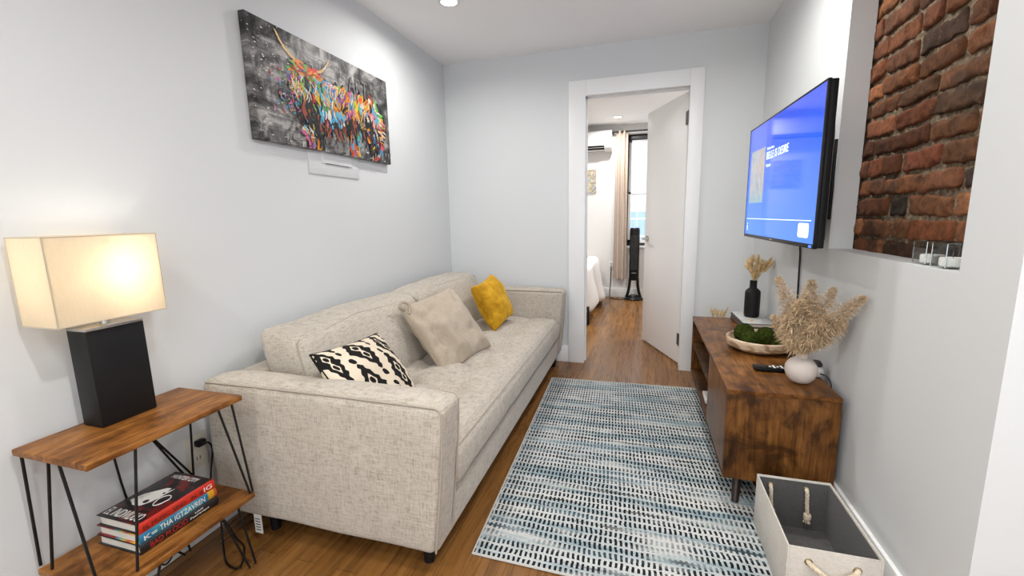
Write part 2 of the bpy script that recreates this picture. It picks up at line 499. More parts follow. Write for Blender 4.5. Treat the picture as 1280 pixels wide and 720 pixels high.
# door casing and jamb
b = NB()
box(b, (.9977, -.018, 0), (D0 + .006, 0, 2.1327), .003); box(b, (D1 - .006, -.018, 0), (1.9212, 0, 2.1327), .003)
box(b, (D0 + .006, -.018, DT - .006), (D1 - .006, 0, 2.1327), .003)
box(b, (D0 - .02, 0, 0), (D0, .12, DT + .02)); box(b, (D1, 0, 0), (D1 + .02, .12, DT + .02)); box(b, (D0 - .02, 0, DT), (D1 + .02, .12, DT + .02))
box(b, (D0, .055, 0), (D0 + .012, .085, DT)); box(b, (D0, .055, DT - .012), (D1, .085, DT))
box(b, (.96, .12, 0), (D0 - .005, .138, 2.14)); box(b, (D1 + .005, .12, 0), (2.0, .138, 2.14)); box(b, (.96, .12, DT + .005), (2.0, .138, 2.14))
struct('trim_1', b, 'trim')
# the open door
hx, hy = D1 - .004, .128
dv = Vector((1.566 - hx, .762 - hy, 0)).normalized(); nv = Vector((-dv.y, dv.x, 0))     # nv: face towards the left
if nv.x > 0: nv = -nv
F = frame((hx, hy, .012), dv, nv, (0, 0, 1))
b = NB(); box(b, (0, -.036, 0), (.695, 0, 2.012), .002, mat=F)
d = struct('door_1', b, 'doorp')
hb = NB()
for zc in (.19, 1.83):
    box(hb, (-.004, -.001, zc - .045), (.022, .0025, zc + .045), mat=F)
    box(hb, (hx - .0025, hy - .036, zc - .033), (hx + .003, hy - .002, zc + .057))
    p = F @ Vector((-.003, .004, zc)); tube(hb, [p - Vector((0, 0, .047)), p + Vector((0, 0, .047))], .005)
struct('hinge', hb, 'hinge', d)
hb = NB()
def P(x, y, z): return F @ Vector((x, y, z))
tube(hb, [P(.635, 0, .94), P(.635, .008, .94)], .027, 20)
tube(hb, [P(.635, .008, .94), P(.635, .045, .94)], .010, 12)
tube(hb, [P(.640, .045, .94), P(.600, .048, .94), P(.545, .046, .94)], [.010, .009, .008], 10)
struct('door_handle', hb, 'steel', d)

# ------------------------------------------------------------------ bedroom beyond the door
WY = 2.95
wx0, wx1, wz0, wz1 = 1.30, 2.25, .73, 2.235
b = NB()
box(b, (-2.6, WY, 0), (wx0, WY + .14, H)); box(b, (wx1, WY, 0), (3.7, WY + .14, H))
box(b, (wx0, WY, 0), (wx1, WY + .14, wz0)); box(b, (wx0, WY, wz1), (wx1, WY + .14, H))
struct('wall_bedroom', b, 'bedwall')
b = NB(); box(b, (-2.6, .12, 0), (-2.5, WY, H)); struct('wall_bedroom_left', b, 'bedwall')
b = NB(); box(b, (2.55, .12, 0), (2.65, WY, H)); struct('wall_bedroom_right', b, 'bedwall')
b = NB(); box(b, (-2.5, WY - .014, 0), (2.55, WY, .13), .003); struct('baseboard_bedroom', b, 'trim')
# window
M['winframe'] = plain('dark_window_frame', (.03, .03, .035), .4)
b = NB()
for (x0, x1, z0, z1) in ((wx0, wx0 + .035, wz0, wz1), (wx1 - .035, wx1, wz0, wz1), (wx0, wx1, wz1 - .07, wz1), (wx0, wx1, wz0, wz0 + .04)):
    box(b, (x0, WY + .05, z0), (x1, WY + .11, z1), .003)
w = struct('window_1', b, 'winframe')
b = NB()
for (z0, z1, yy) in ((1.43, wz1 - .07, .085), (wz0 + .04, 1.475, .06)):
    for (x0, x1, a0, a1) in ((wx0 + .035, wx0 + .07, z0, z1), (wx1 - .07, wx1 - .035, z0, z1), (wx0 + .035, wx1 - .035, z0, z0 + .045), (wx0 + .035, wx1 - .035, z1 - .035, z1)):
        box(b, (x0, WY + yy - .012, a0), (x1, WY + yy + .012, a1), .002)
struct('window_sash', b, 'trim', w)
b = NB()
box(b, (wx0 + .06, WY + .083, 1.46), (wx1 - .06, WY + .087, wz1 - .1)); box(b, (wx0 + .06, WY + .058, wz0 + .08), (wx1 - .06, WY + .062, 1.45))
struct('window_pane', b, 'pane', w)
b = NB(); box(b, (wx0 - .03, WY - .03, wz0 - .03), (wx1 + .03, WY + .06, wz0), .004); struct('window_sill', b, 'trim', w)
# building across the street, outside the window
def facade():
    m = Mat('pale_facade', (.5, .52, .56), .8)
    x, y, z = m.sep(m.co())
    n = m.nt.nodes.new('ShaderNodeTexBrick'); m.nt.links.new(m.comb(x, z, y), n.inputs[0]); n.inputs['Scale'].default_value = 1.
    n.inputs['Brick Width'].default_value = .42; n.inputs['Row Height'].default_value = .14; n.inputs['Mortar Size'].default_value = .008
    n.inputs['Color1'].default_value = (.62, .60, .60, 1); n.inputs['Color2'].default_value = (.70, .66, .65, 1); n.inputs['Mortar'].default_value = (.75, .75, .76, 1)
    m.set('Base Color', n.outputs[0]); return m.m
M['facade'] = facade()
fc = thing('apartment_building', 'pale brick building seen outside through the bedroom window', 'building', (2.2, 6.3, -1))
b = NB(); box(b, (-2, 6.3, -1), (7, 6.8, 7)); obj('outer_wall', b, 'facade', fc)
M['bluegl'] = plain('bluish_window_glass', (.25, .36, .6), .15)
for cx in (1.6, 2.75):
    for cz in (-.2, 2.6):
        b = NB(); box(b, (cx - .42, 6.22, cz), (cx + .42, 6.3, cz + 1.5), .01); wf = obj('window', b, 'trim', fc)
        b = NB(); box(b, (cx - .35, 6.205, cz + .08), (cx + .35, 6.22, cz + .72)); box(b, (cx - .35, 6.205, cz + .79), (cx + .35, 6.22, cz + 1.42)); obj('pane', b, 'bluegl', wf)
# fire escape railing right outside
fe = thing('fire_escape_railing', 'pale metal fire escape railing behind the lower window sash', 'railing', (1.8, 3.5, .3))
b = NB()
for z in (.84, 1.10, 1.36): tube(b, [(1.0, 3.5, z), (2.6, 3.5, z)], .012)
obj('rail', b, 'trim', fe)
b = NB()
for i in range(12): tube(b, [(1.05 + i * .135, 3.5, .3), (1.05 + i * .135, 3.5, 1.36)], .007, 6)
obj('baluster', b, 'trim', fe)

# curtain with rod
ct = thing('curtain', 'long beige pleated curtain hanging left of the bedroom window', 'curtain', (1.25, WY - .09, .28))
b = NB(); n = 90; rows = 8; pts = []
for r_ in range(rows + 1):
    z = 2.27 - (2.27 - .28) * r_ / rows; s = 1. + .12 * (r_ / rows)
    L = []
    for i in range(n + 1):
        t = i / n; x = 1.245 + (t - .5) * .155 * s
        L.append(Vector((x, WY - .10 + .034 * math.sin(t * 2 * PI * 2.5 + .4 * math.sin(r_ * .7)) * (1 + .15 * r_ / rows), z)))
    pts.append(L)
vs = [[b.verts.new(p) for p in L] + [b.verts.new(p + Vector((0, .006, 0))) for p in L[::-1]] for L in pts]
for A, B in zip(vs, vs[1:]):
    for i in range(len(A)): b.faces.new((A[i], A[(i + 1) % len(A)], B[(i + 1) % len(A)], B[i]))
b.faces.new(vs[0]); b.faces.new(vs[-1][::-1])
M['curtain'] = linen('curtain_cloth', (.56, .45, .37), (.62, .51, .43), (.66, .56, .48), 1.6)
obj('curtain_panel', b, 'curtain', ct)
b = NB(); tube(b, [(1.12, WY - .1, 2.255), (2.42, WY - .1, 2.255)], .010); tube(b, [(1.115, WY - .1, 2.255), (1.13, WY - .1, 2.255)], .017, 12)
for x in (1.128, 2.40): box(b, (x - .008, WY - .1, 2.245), (x + .008, WY, 2.265))
obj('curtain_rod', b, 'winframe', ct)
# air conditioner
ac = thing('air_conditioner', 'white wall-mounted split air conditioner high on the bedroom wall', 'air conditioner', (.72, WY, 2.02))
b = NB(); prof = [(WY, 2.275), (WY - .17, 2.275), (WY - .20, 2.25), (WY - .20, 2.09), (WY - .17, 2.045), (WY - .12, 2.02), (WY, 2.02)]
prism(b, [(.30, y, z) for y, z in prof], (.815, 0, 0)); obj('housing', b, 'white', ac)
b = NB(); prism(b, [(.36, WY - .196, 2.082), (.36, WY - .17, 2.042), (.36, WY - .12, 2.018), (.36, WY - .12, 2.012), (.36, WY - .175, 2.038), (.36, WY - .201, 2.080)], (.66, 0, 0)); obj('air_vent', b, 'blackp', ac)
b = NB(); prism(b, [(.36, WY - .185, 2.062), (.36, WY - .14, 2.018), (.36, WY - .143, 2.014), (.36, WY - .189, 2.058)], (.66, 0, 0)); obj('louvre', b, 'white', ac)
# small picture in bedroom
def abst(name, seed, cols):
    m = Mat(name, rough=.6); n = m.noise(m.map(m.co(), (1, 1, 1), (seed, seed, 0)), 14, 4, .6, 1.2)
    k = len(cols); m.set('Base Color', m.ramp(n, [(.28 + .46 * i / (k - 1), c) for i, c in enumerate(cols)], 'CONSTANT')); return m.m
M['smallart'] = abst('floral_print', 3., [(.45, .45, .45), (.2, .19, .19), (.55, .54, .52), (.50, .40, .16), (.28, .26, .25), (.6, .45, .42), (.5, .5, .5), (.3, .3, .32)])
ar = thing('picture', 'small colourful unframed picture below the air conditioner', 'picture', (.74, WY - .02, 1.475))
b = NB(); box(b, (.57, WY - .022, 1.478), (.905, WY, 1.795), .002); obj('stretcher', b, 'white', ar)
b = NB(); box(b, (.572, WY - .0235, 1.48), (.903, WY - .022, 1.793)); obj('print', b, 'smallart', ar)
# tower fan
fx, fy = 1.440, 2.80
tf = thing('tower_fan', 'tall black tower fan on the bedroom floor by the window', 'fan', (fx, fy, 0))
b = NB(); lathe(b, [(0, .004), (.128, .004), (.13, .012), (.12, .022), (.07, .045), (.055, .06), (0, .06)], (fx, fy, 0), 32, 1, .95); obj('base', b, 'blackp', tf)
for s in (-1, 1):
    b = NB(); tube(b, smooth_path([(fx + s * .095, fy, .03), (fx + s * .072, fy, .10), (fx + s * .056, fy, .20), (fx + s * .05, fy, .30)]), .02, 10); obj('stand_arm', b, 'blackp', tf)
b = NB(); lathe(b, [(.0, .27), (.062, .27), (.066, .29), (.066, .955), (.060, .978), (.052, .985), (0, .978)], (fx, fy, 0), 28, 1, .9); obj('fan_body', b, 'blackp', tf)
M['grille'] = plain('dark_grille', (.03, .028, .027), .45)
b = NB()
for i in range(40): box(b, (fx - .045, fy - .0625, .42 + i * .0118), (fx + .045, fy - .052, .4255 + i * .0118))
obj('grille', b, 'grille', tf)
b = NB(); lathe(b, [(.0, .987), (.040, .986), (.044, .980)], (fx, fy, 0), 24, 1, .9); obj('control_panel', b, 'steel', tf)
b = NB(); box(b, (fx - .03, fy - .068, .372), (fx + .03, fy - .058, .378)); obj('trim_strip', b, 'steel', tf)
b = NB(); tube(b, smooth_path([(fx - .11, fy + .02, .012), (1.28, 2.73, .008), (1.16, 2.78, .008), (1.115, 2.88, .03), (1.118, 2.93, .2), (1.122, 2.938, .40), (1.122, 2.945, .44)]), .006, 6); obj('power_cord', b, 'grille', tf)
b = NB(); box(b, (1.095, WY - .006, .40), (1.150, WY, .51), .002); op = tag(obj('wall_outlet', b, 'white'), 'white wall outlet between bed and beige curtain in bedroom', 'outlet')
b = NB()
for z in (.435, .475): box(b, (1.117, WY - .0075, z - .011), (1.128, WY - .006, z + .011))
obj('socket', b, 'blackp', op)
# bed
bd = thing('bed', 'bed with white duvet and black legs just inside the bedroom', 'bed', (.3, 2.0, 0))
M['duvet'] = paint('duvet_cotton', (.82, .80, .78), .9, .15)
bx0, bx1, by0, by1 = -1.0, .99, 1.20, 2.92
b = NB(); rbox(b, (bx0 + .02, by0 + .03, .16), (bx1 - .03, by1, .30), .015, .3); obj('bed_frame', b, 'blackm', bd)
b = NB(); rbox(b, (bx0 + .02, by0 + .03, .30), (bx1 - .03, by1, .52), .05, .2); obj('mattress', b, 'duvet', bd)
def duvet(p, q):
    k = max(0., (.60 - p.z) / .42)                   # 0 at top, 1 at the hem
    wav = mnoise.noise(Vector((p.x * 5, p.y * 5, 1.3)))
    wav2 = mnoise.noise(Vector((p.x * 13, p.y * 13, p.z * 6)))
    if q.x > .6: p.x += k * (.05 + .05 * wav) + .012 * wav2 + .045 * k * math.sin(p.y * 9)
    if q.y < -.6: p.y -= k * (.04 + .05 * wav) + .012 * wav2
    if p.z < .4: p.z += (.05 * math.sin(p.y * 4.1 + 1.) + .03 * wav) * k
    if q.z > .9: p.z += .015 * wav + .012 * wav2
    return p
b = NB(); rbox(b, (bx0, by0, .10), (bx1, by1 - .35, .62), .07, .07, duvet); obj('duvet', b, 'duvet', bd, sharp=180)
for (x, y) in ((bx1 - .01, by0 + .05), (bx1 - .01, by1 - .1), (bx0 + .08, by0 + .06), (bx0 + .08, by1 - .1)):
    b = NB(); box(b, (x - .035, y - .035, 0), (x + .035, y + .035, .2), .004); obj('leg', b, 'blackm', bd)
# dark thing lying on the bed
b = NB(); rbox(b, (.77, 1.83, .628), (.905, 2.02, .70), .034, .03, lambda p, q: p + mnoise.noise_vector(p * 12) * .012); tag(obj('folded_throw', b, 'blackm', sharp=180), 'small black cloth bundle lying on the white duvet', 'cloth')

# ------------------------------------------------------------------ downlights
def downlight(x, y, label, power, r=.052, col=(1., .985, .95)):
    t = thing('ceiling_downlight', label, 'ceiling light', (x, y, H), 'recessed ceiling downlights')
    b = NB(); lathe(b, [(r * .82, -.001), (r * .86, -.006), (r * 1.2, -.004), (r * 1.24, 0)], (x, y, H), 40); obj('trim_ring', b, 'white', t)
    b = NB(); lathe(b, [(0, -.0035), (r * .5, -.0035), (r * .83, -.002), (r * .84, 0)], (x, y, H), 40); obj('lens', b, 'downl', t)
    l = bpy.data.lights.new('downlight_beam', 'AREA'); l.shape = 'DISK'; l.size = r * 1.6; l.energy = power; l.color = col; l.spread = R(165)
    o = bpy.data.objects.new('downlight_beam', l); COL.objects.link(o); o.location = (0, 0, -.012); o.parent = t
    return t
downlight(.477, -.924, 'lit recessed ceiling downlight above the sofa', 4.3)
downlight(1.78, -1.22, 'added unseen ceiling downlight above the media console', 6)  # added out of view to brighten right wall, niche and console
downlight(1.62, -2.95, 'lit recessed ceiling downlight over the near end of the room', 8)
downlight(.60, -3.75, 'lit recessed ceiling downlight behind the camera on the left', 6)
downlight(1.9, -4.4, 'lit recessed ceiling downlight near the rear wall', 6)
downlight(3.0, -3.2, 'lit recessed ceiling downlight in the side hall', 6)
downlight(1.206, 2.43, 'lit recessed ceiling downlight in the bedroom beyond the door', 8)
downlight(.2, 1.1, 'lit recessed ceiling downlight over the bed', 9.5)
downlight(1.9, 1.0, 'lit recessed ceiling downlight behind the open bedroom door', 8)

# ------------------------------------------------------------------ sofa
SX0, SX1, SY0, SY1 = .035, .955, -2.27, -.07
sofa = thing('sofa', 'long cream linen sofa with tufted seat along the left wall', 'sofa', (.5, -1.17, 0))
b = NB(); rbox(b, (SX0 + .02, SY0 + .02, .095), (.945, SY1 - .02, .25), .018, .2); obj('seat_base', b, 'linen', sofa)
def arm(y0, y1, name):
    b = NB()
    def fn(p, q):
        k = (p.z - .1) / .52
        if q.x > 0: p.x += .055 * max(0, k) * max(0, q.x)
        if q.z > .5: p.z += .022 * (1 - q.y * q.y) * (1 - abs(q.x) ** 8) 
        p.y += .006 * math.sin(k * PI) * q.y * (1 - q.x ** 4)
        p += mnoise.noise_vector(p * 6) * .004
        return p
    rbox(b, (SX0, y0, .10), (SX1 - .01, y1, .608), .026, .045, fn)
    o = obj(name, b, 'linen', sofa, sharp=180)
    # piping along both rims
    for y in (y0 + .006, y1 - .006):
        pth = [(SX0 + .02, y, .604), (.3, y, .607), (.6, y, .608), (.90, y, .606)]
        for a in range(0, 91, 15): pth.append((.966 + .026 * math.sin(R(a)) - .004, y, .580 + .026 * math.cos(R(a))))
        pth += [(.985, y, .50), (.970, y, .33), (.945, y, .112)]
        b = NB(); tube(b, smooth_path(pth, 3), .0034, 6); obj('piping', b, 'piping', o)
    return o
arm(SY0, -2.135, 'armrest'); arm(-.205, SY1, 'armrest')
b = NB()
rbox(b, (SX0, -2.14, .2), (.16, -.2, .60), .03, .08, lambda p, q: p + mnoise.noise_vector(p * 5) * .004); obj('back_frame', b, 'linen', sofa, sharp=180)
# seat cushion with tufts
tufts = [(x, -2.14 + (i + .5) * 1.94 / 6) for i in range(6) for x in (.50, .74)]
def seat(p, q):
    if q.z > 0:
        k = (1 - abs(q.x) ** 4) * (1 - abs(q.y) ** 10)
        p.z += .030 * k
        for (tx, ty) in tufts:
            d2 = (p.x - tx) ** 2 + (p.y - ty) ** 2
            p.z -= .030 * math.exp(-d2 / .0045) + .018 * math.exp(-((p.x - tx) ** 2) / .0011) * math.exp(-((p.y - ty) ** 2) / .03) + .017 * math.exp(-((p.y - ty) ** 2) / .0011) * math.exp(-((p.x - tx) ** 2) / .03)
    if q.x > 0: p.x += .016 * (1 - abs(q.z) ** 2)
    return p + mnoise.noise_vector(p * 5) * .004
b = NB(); rbox(b, (.14, -2.132, .235), (.955, -.208, .402), .045, .024, seat, 4); sc_ = obj('seat_cushion', b, 'linen', sofa, sharp=180)
for z, x in ((.388, .962), (.252, .962)):
    b = NB(); tube(b, [(x - .008, -2.11 + i * 1.88 / 40, z) for i in range(41)], .0026, 6); obj('piping', b, 'piping', sc_)
def tuft_bm():
    b = NB()
    for (tx, ty) in tufts: lathe(b, [(0, .004), (.006, .002), (.008, -.004)], (tx, ty, .402), 10)
    return b
def back_cushion(y0, y1, seed):
    off = Vector((seed, seed * 2, 0))
    yc = (y0 + y1) / 2; hl = (y1 - y0) / 2
    def fn(p, q):
        if q.x > 0: p.x += .045 * (1 - q.y ** 2) * (1 - q.z ** 2)
        for (ty, tz) in ((-.3, .60), (.3, .60)):
            if q.x > 0: p.x -= .012 * math.exp(-((p.y - yc - ty * hl * 2 * .8) ** 2 + (p.z - tz) ** 2) / .004)
        if q.z > 0: p.z += .017 * (1 - q.y ** 2) - .002 * abs(q.y) ** 8 + (.010 * abs(q.y) ** 4 if q.x < 0 else 0)
        p.y += .014 * (q.y ** 3) * (1 - q.z ** 2)
        k = (p.z - .40)
        p.x -= k * .40                       # lean back
        p += mnoise.noise_vector(p * 4 + off) * .016 + mnoise.noise_vector(p * 14 + off) * .003
        return p
    b = NB(); rbox(b, (.225, y0, .395), (.425, y1, .738), .040, .03, fn, 5)
    o = obj('back_cushion', b, 'linen', sofa, sharp=180)
    def seam(xx, qx):
        pts = []
        for i in range(31):
            t = -1 + 2 * i / 30; p = Vector((xx, yc + t * hl * .96, .722)); pts.append(fn(p, Vector((qx, t, .9))))
        a = Vector((xx, yc - hl * .99, .71)); pre = [fn(Vector((xx, y0 + .004, z)), Vector((qx, -1, -1 + 2 * (z - .395) / .34))) for z in (.42, .5, .6, .68, .712)]
        post = [fn(Vector((xx, y1 - .004, z)), Vector((qx, 1, -1 + 2 * (z - .395) / .34))) for z in (.712, .68, .6, .5, .42)]
        b = NB(); tube(b, pre + pts + post, .0026, 6); obj('piping', b, 'piping', o)
    seam(.412, .9)
back_cushion(-2.075, -1.165, 1.); back_cushion(-1.155, -.21, 4.)
for (x, y) in ((.872, SY0 + .09), (.22, SY0 + .08), (.90, SY1 - .07), (.14, SY1 - .07), (.50, -1.17)):
    b = NB(); lathe(b, [(0, 0), (.018, 0), (.024, .098), (0, .098)], (x, y, 0), 16); obj('leg', b, 'blackm', sofa)
b = NB(); box(b, (.205, -2.2665, .035), (.240, -2.2655, .115), mat=None)
for i in range(5): box(b, (.211, -2.268, .048 + i * .011), (.233, -2.2665, .050 + i * .011), mi=1)
ctag = obj('care_tag', b, ['paper', 'blackp'], sofa); ctag['label'] = 'white printed care tag'

# throw pillows
def pillow(name, label, w, h, t, C, rv, mat, seed, pin=.10, puff=.42, wr=.006, folds=None, sub=None):
    a = Vector(rv); Bm = Matrix.Rotation(a.length, 3, a.normalized()) @ Matrix.Rotation(-.35, 3, 'Y')
    U, V, N_ = Bm @ Vector((0, 1, 0)), Bm @ Vector((0, 0, 1)), Bm @ Vector((1, 0, 0))
    C = Vector(C); n = 34; bm = NB(); uvl = bm.loops.layers.uv.new('UVMap')
    off = Vector((seed, -seed, seed * .7)); grid = {}
    def pos(i, j, s):
        u = -1 + 2 * i / n; v = -1 + 2 * j / n
        u = math.sin(u * PI / 2) * .55 + u * .45; v = math.sin(v * PI / 2) * .55 + v * .45
        x = u * w / 2 * (1 - pin * (1 - v * v) * abs(u) ** 2); y = v * h / 2 * (1 - pin * (1 - u * u) * abs(v) ** 2)
        z = s * t / 2 * (max(0, (1 - u ** 2) * (1 - v ** 2))) ** puff
        q = Vector((x, y, z)); e = (1 - max(abs(u), abs(v)) ** 6)
        z += (mnoise.noise(q * 9 + off) * wr * 2 + mnoise.noise(q * 24 + off) * wr * .7) * e * s
        ang = math.atan2(v, u)
        z += s * wr * 1.0 * math.sin(ang * 14) * (u * u + v * v) ** 1.5 * e * .5
        if folds and s > 0: z += folds(u, v) * e
        return C + U * x + V * y + N_ * z, (u, v)
    for s in (1, -1):
        for i in range(n + 1):
            for j in range(n + 1):
                bd_ = i in (0, n) or j in (0, n)
                if bd_ and s < 0: grid[(i, j, -1)] = grid[(i, j, 1)]
                else: grid[(i, j, s)] = (bm.verts.new(pos(i, j, s)[0]))
        for i in range(n):
            for j in range(n):
                q = [(i, j), (i + 1, j), (i + 1, j + 1), (i, j + 1)]
                if s < 0: q.reverse()
                f = bm.faces.new([grid[(a_, b_, s)] for a_, b_ in q])
                for l, (a_, b_) in zip(f.loops, q): l[uvl].uv = (a_ / n, b_ / n)
    o = obj(name, bm, mat, origin=C, sharp=180)
    bm = NB(); ring = []
    for i in range(n): ring.append(pos(i, 0, 1)[0])
    for j in range(n): ring.append(pos(n, j, 1)[0])
    for i in range(n, 0, -1): ring.append(pos(i, n, 1)[0])
    for j in range(n, 0, -1): ring.append(pos(0, j, 1)[0])
    tube(bm, ring, .0028, 6, closed=True)
    obj('seam', bm, sub or mat, o)
    return tag(o, label, 'pillow'), (C, U, V, N_)
cam_c = Vector((1.5524, -3.3691, 1.1696))
def kfit(c, k): return cam_c + (Vector(c) - cam_c) * k
pillow('throw_pillow', 'black and cream ikat patterned pillow beside the near sofa arm', .47, .325, .13, kfit((.439, -1.835, .503), .925), (-.087, -.282, .106), 'ikat', 3., .06)
pb, (C, U, V, N_) = pillow('throw_pillow', 'plain taupe beige pillow leaning in the middle of the sofa', .425, .425, .15, kfit((.385, -.938, .481), .865), (.074, -.297, -.259), 'beige', 11., .06, .40, .015,
    folds=lambda u, v: -.030 * math.exp(-((u + v * .35 + .62) ** 2) / .012) * (1 if v < .2 else .3) + .026 * math.exp(-((u + v * .5 + .42) ** 2) / .01) * max(0, -v + .3))
b = NB()
cr = C - U * .20 + V * .185 + N_ * .015
tube(b, smooth_path([cr, cr - U * .035 + V * .02 + N_ * .02, cr - U * .015 + V * .035 + N_ * .035, cr + U * .02 + V * .01 + N_ * .025, cr + U * .005 - V * .03 + N_ * .01]), .007, 8)
obj('knotted_corner', b, 'beige', pb)
pillow('throw_pillow', 'mustard yellow velvet pillow in the far corner of the sofa', (.295), .335, .185, kfit((.512, -.426, .559), .957), (.158, -.074, -.114), 'velvet', 21., .09, .34, .006)

# ------------------------------------------------------------------ side table
TZ = .61
st = thing('side_table', 'narrow wooden side table with black hairpin legs by near sofa arm', 'table', (.16, -2.545, 0))
b = NB(); rbox(b, (.022, -2.757, TZ - .018), (.303, -2.333, TZ), .003, .5); obj('table_top', b, 'rusttable', st)
b = NB(); rbox(b, (.020, -2.757, .244), (.307, -2.333, .262), .003, .5); obj('shelf', b, 'rusttable', st)
hp = []
zt, zs = TZ - .017, .2625
for (a, a2, c2, c_) in (((.190, -2.750, zt), (.233, -2.744, zs), (.296, -2.690, zs), (.298, -2.649, zt)), ((.045, -2.750, zt), (.016, -2.747, zs), (.064, -2.747, zs), (.150, -2.750, zt)),
        ((.296, -2.414, zt), (.304, -2.350, zs), (.302, -2.338, zs), (.256, -2.338, zt)), ((.032, -2.500, zt), (.030, -2.350, zs), (.034, -2.338, zs), (.070, -2.338, zt)),
        ((.235, -2.750, .246), (.272, -2.735, .006), (.288, -2.700, .006), (.296, -2.636, .246)), ((.040, -2.750, .246), (.016, -2.740, .006), (.022, -2.730, .006), (.110, -2.750, .246)),
        ((.296, -2.451, .246), (.302, -2.384, .006), (.303, -2.362, .006), (.297, -2.394, .246)), ((.030, -2.560, .246), (.026, -2.400, .006), (.026, -2.380, .006), (.030, -2.420, .246))):
    b = NB(); A, A2, C2, C_ = map(Vector, (a, a2, c2, c_)); A2.z += .0036; C2.z += .0036
    tube(b, [A + (Vector((0, .012, .004)) if A.y < -2.745 else Vector((-.012, 0, .004)) if A.x > .2 else Vector((.008, 0, .004))), A, A.lerp(A2, .5), A2], .0036, 8); obj('leg', b, 'black', st)
    b = NB(); tube(b, [C_ + (Vector((0, .012, .004)) if C_.y < -2.745 else Vector((-.012, 0, .004)) if C_.x > .2 else Vector((.008, 0, .004))), C_, C_.lerp(C2, .5), C2], .0036, 8); obj('leg', b, 'black', st)
b = NB(); tube(b, [(.034, -2.505, zt), (.034, -2.33, .264)], .0036); obj('cross_brace', b, 'black', st)

# ------------------------------------------------------------------ table lamp
lp = thing('table_lamp', 'lit table lamp with cream box shade and black block base', 'lamp', (.086, -2.545, TZ))
bx = (.047, .125); by = (-2.617, -2.474)
b = NB(); box(b, (bx[0], by[0], TZ + .001), (bx[1], by[1], .886), .002); obj('lamp_base', b, 'blackm', lp)
b = NB(); box(b, (bx[0], by[0], .886), (bx[1], by[1], .894), .001); obj('cap_plate', b, 'steel', lp)
sx = (.030, .168); sy = (-2.692, -2.432); sz = (.917, 1.143)
scx, scy = .099, -2.556
b = NB(); tube(b, [(.092, -2.55, .894), (.092, -2.55, .935)], .012, 12); tube(b, [(.092, -2.55, .935), (.095, -2.553, 1.0)], .017, 14); obj('socket', b, 'steel', lp)
b = NB(); lathe(b, [(0, .058), (.014, .055), (.027, .038), (.029, .024), (.022, .004), (.013, -.018), (.012, -.03)], (.098, -2.54, 1.032), 20); obj('bulb', b, 'bulb', lp)
b = NB(); th = .0018
box(b, (sx[0], sy[0], sz[0]), (sx[0] + th, sy[1], sz[1])); box(b, (sx[1] - th, sy[0], sz[0]), (sx[1], sy[1], sz[1]))
box(b, (sx[0] + th, sy[0], sz[0]), (sx[1] - th, sy[0] + th, sz[1])); box(b, (sx[0] + th, sy[1] - th, sz[0]), (sx[1] - th, sy[1], sz[1]))
sh = obj('lamp_shade', b, 'shade', lp)
M['shtrim'] = plain('shade_trim', (.55, .47, .36), .8)
b = NB()
for z in sz:
    tube(b, [(sx[0], sy[0], z), (sx[1], sy[0], z), (sx[1], sy[1], z), (sx[0], sy[1], z)], .0016, 6, closed=True)
for x in sx:
    for y in sy: tube(b, [(x, y, sz[0]), (x, y, sz[1])], .0011, 6)
obj('shade_trim', b, 'shtrim', sh)
b = NB()
tube(b, [(sx[0], scy, sz[1] - .02), (sx[1], scy, sz[1] - .02)], .0018, 6); tube(b, [(scx, sy[0], sz[1] - .02), (scx, sy[1], sz[1] - .02)], .0018, 6)
obj('shade_frame', b, 'steel', lp)
l = bpy.data.lights.new('lamp_glow', 'POINT'); l.energy = 1.75; l.color = (1., .94, .84); l.shadow_soft_size = .032
o = bpy.data.objects.new('lamp_glow', l); COL.objects.link(o); o.parent = lp; o.location = Vector((.096, -2.535, 1.050)) - Vector(lp.location)

# outlet and lamp cord
ou = thing('wall_outlet', 'cream wall outlet beside the sofa with black plug in it', 'outlet', (0, -2.29, .28))
M['ivory'] = plain('ivory_plastic', (.66, .62, .54), .4)
b = NB(); box(b, (0, -2.333, .282), (.006, -2.252, .412), .003); obj('cover_plate', b, 'ivory', ou)
for z in (.318, .376):
    b = NB(); rbox(b, (.005, -2.309, z - .02), (.0085, -2.276, z + .02), .0016, .02); s_ = obj('socket', b, 'ivory', ou)
    b = NB(); box(b, (.0085, -2.300, z - .006), (.0092, -2.298, z + .008)); box(b, (.0085, -2.288, z - .006), (.0092, -2.286, z + .008)); obj('slot', b, 'blackp', s_)
cd = thing('lamp_cord', 'black lamp cord plugged in outlet and looped below the table', 'cord', (.05, -2.28, 0))
b = NB(); rbox(b, (.009, -2.305, .366), (.034, -2.272, .390), .006, .02); obj('plug', b, 'blackp', cd)
b = NB(); tube(b, smooth_path([(.033, -2.288, .378), (.042, -2.272, .372), (.040, -2.262, .335), (.030, -2.272, .25), (.030, -2.285, .14), (.04, -2.262, .05), (.07, -2.275, .06), (.13, -2.285, .007), (.20, -2.315, .006), (.262, -2.39, .006), (.20, -2.385, .006), (.12, -2.33, .02), (.08, -2.295, .14), (.07, -2.30, .225), (.05, -2.33, .20), (.03, -2.40, .1), (.02, -2.47, .03), (.016, -2.53, .3), (.014, -2.55, .58), (.030, -2.55, .614), (.046, -2.55, .618)]), .0032, 8); obj('cable', b, 'blackp', cd)

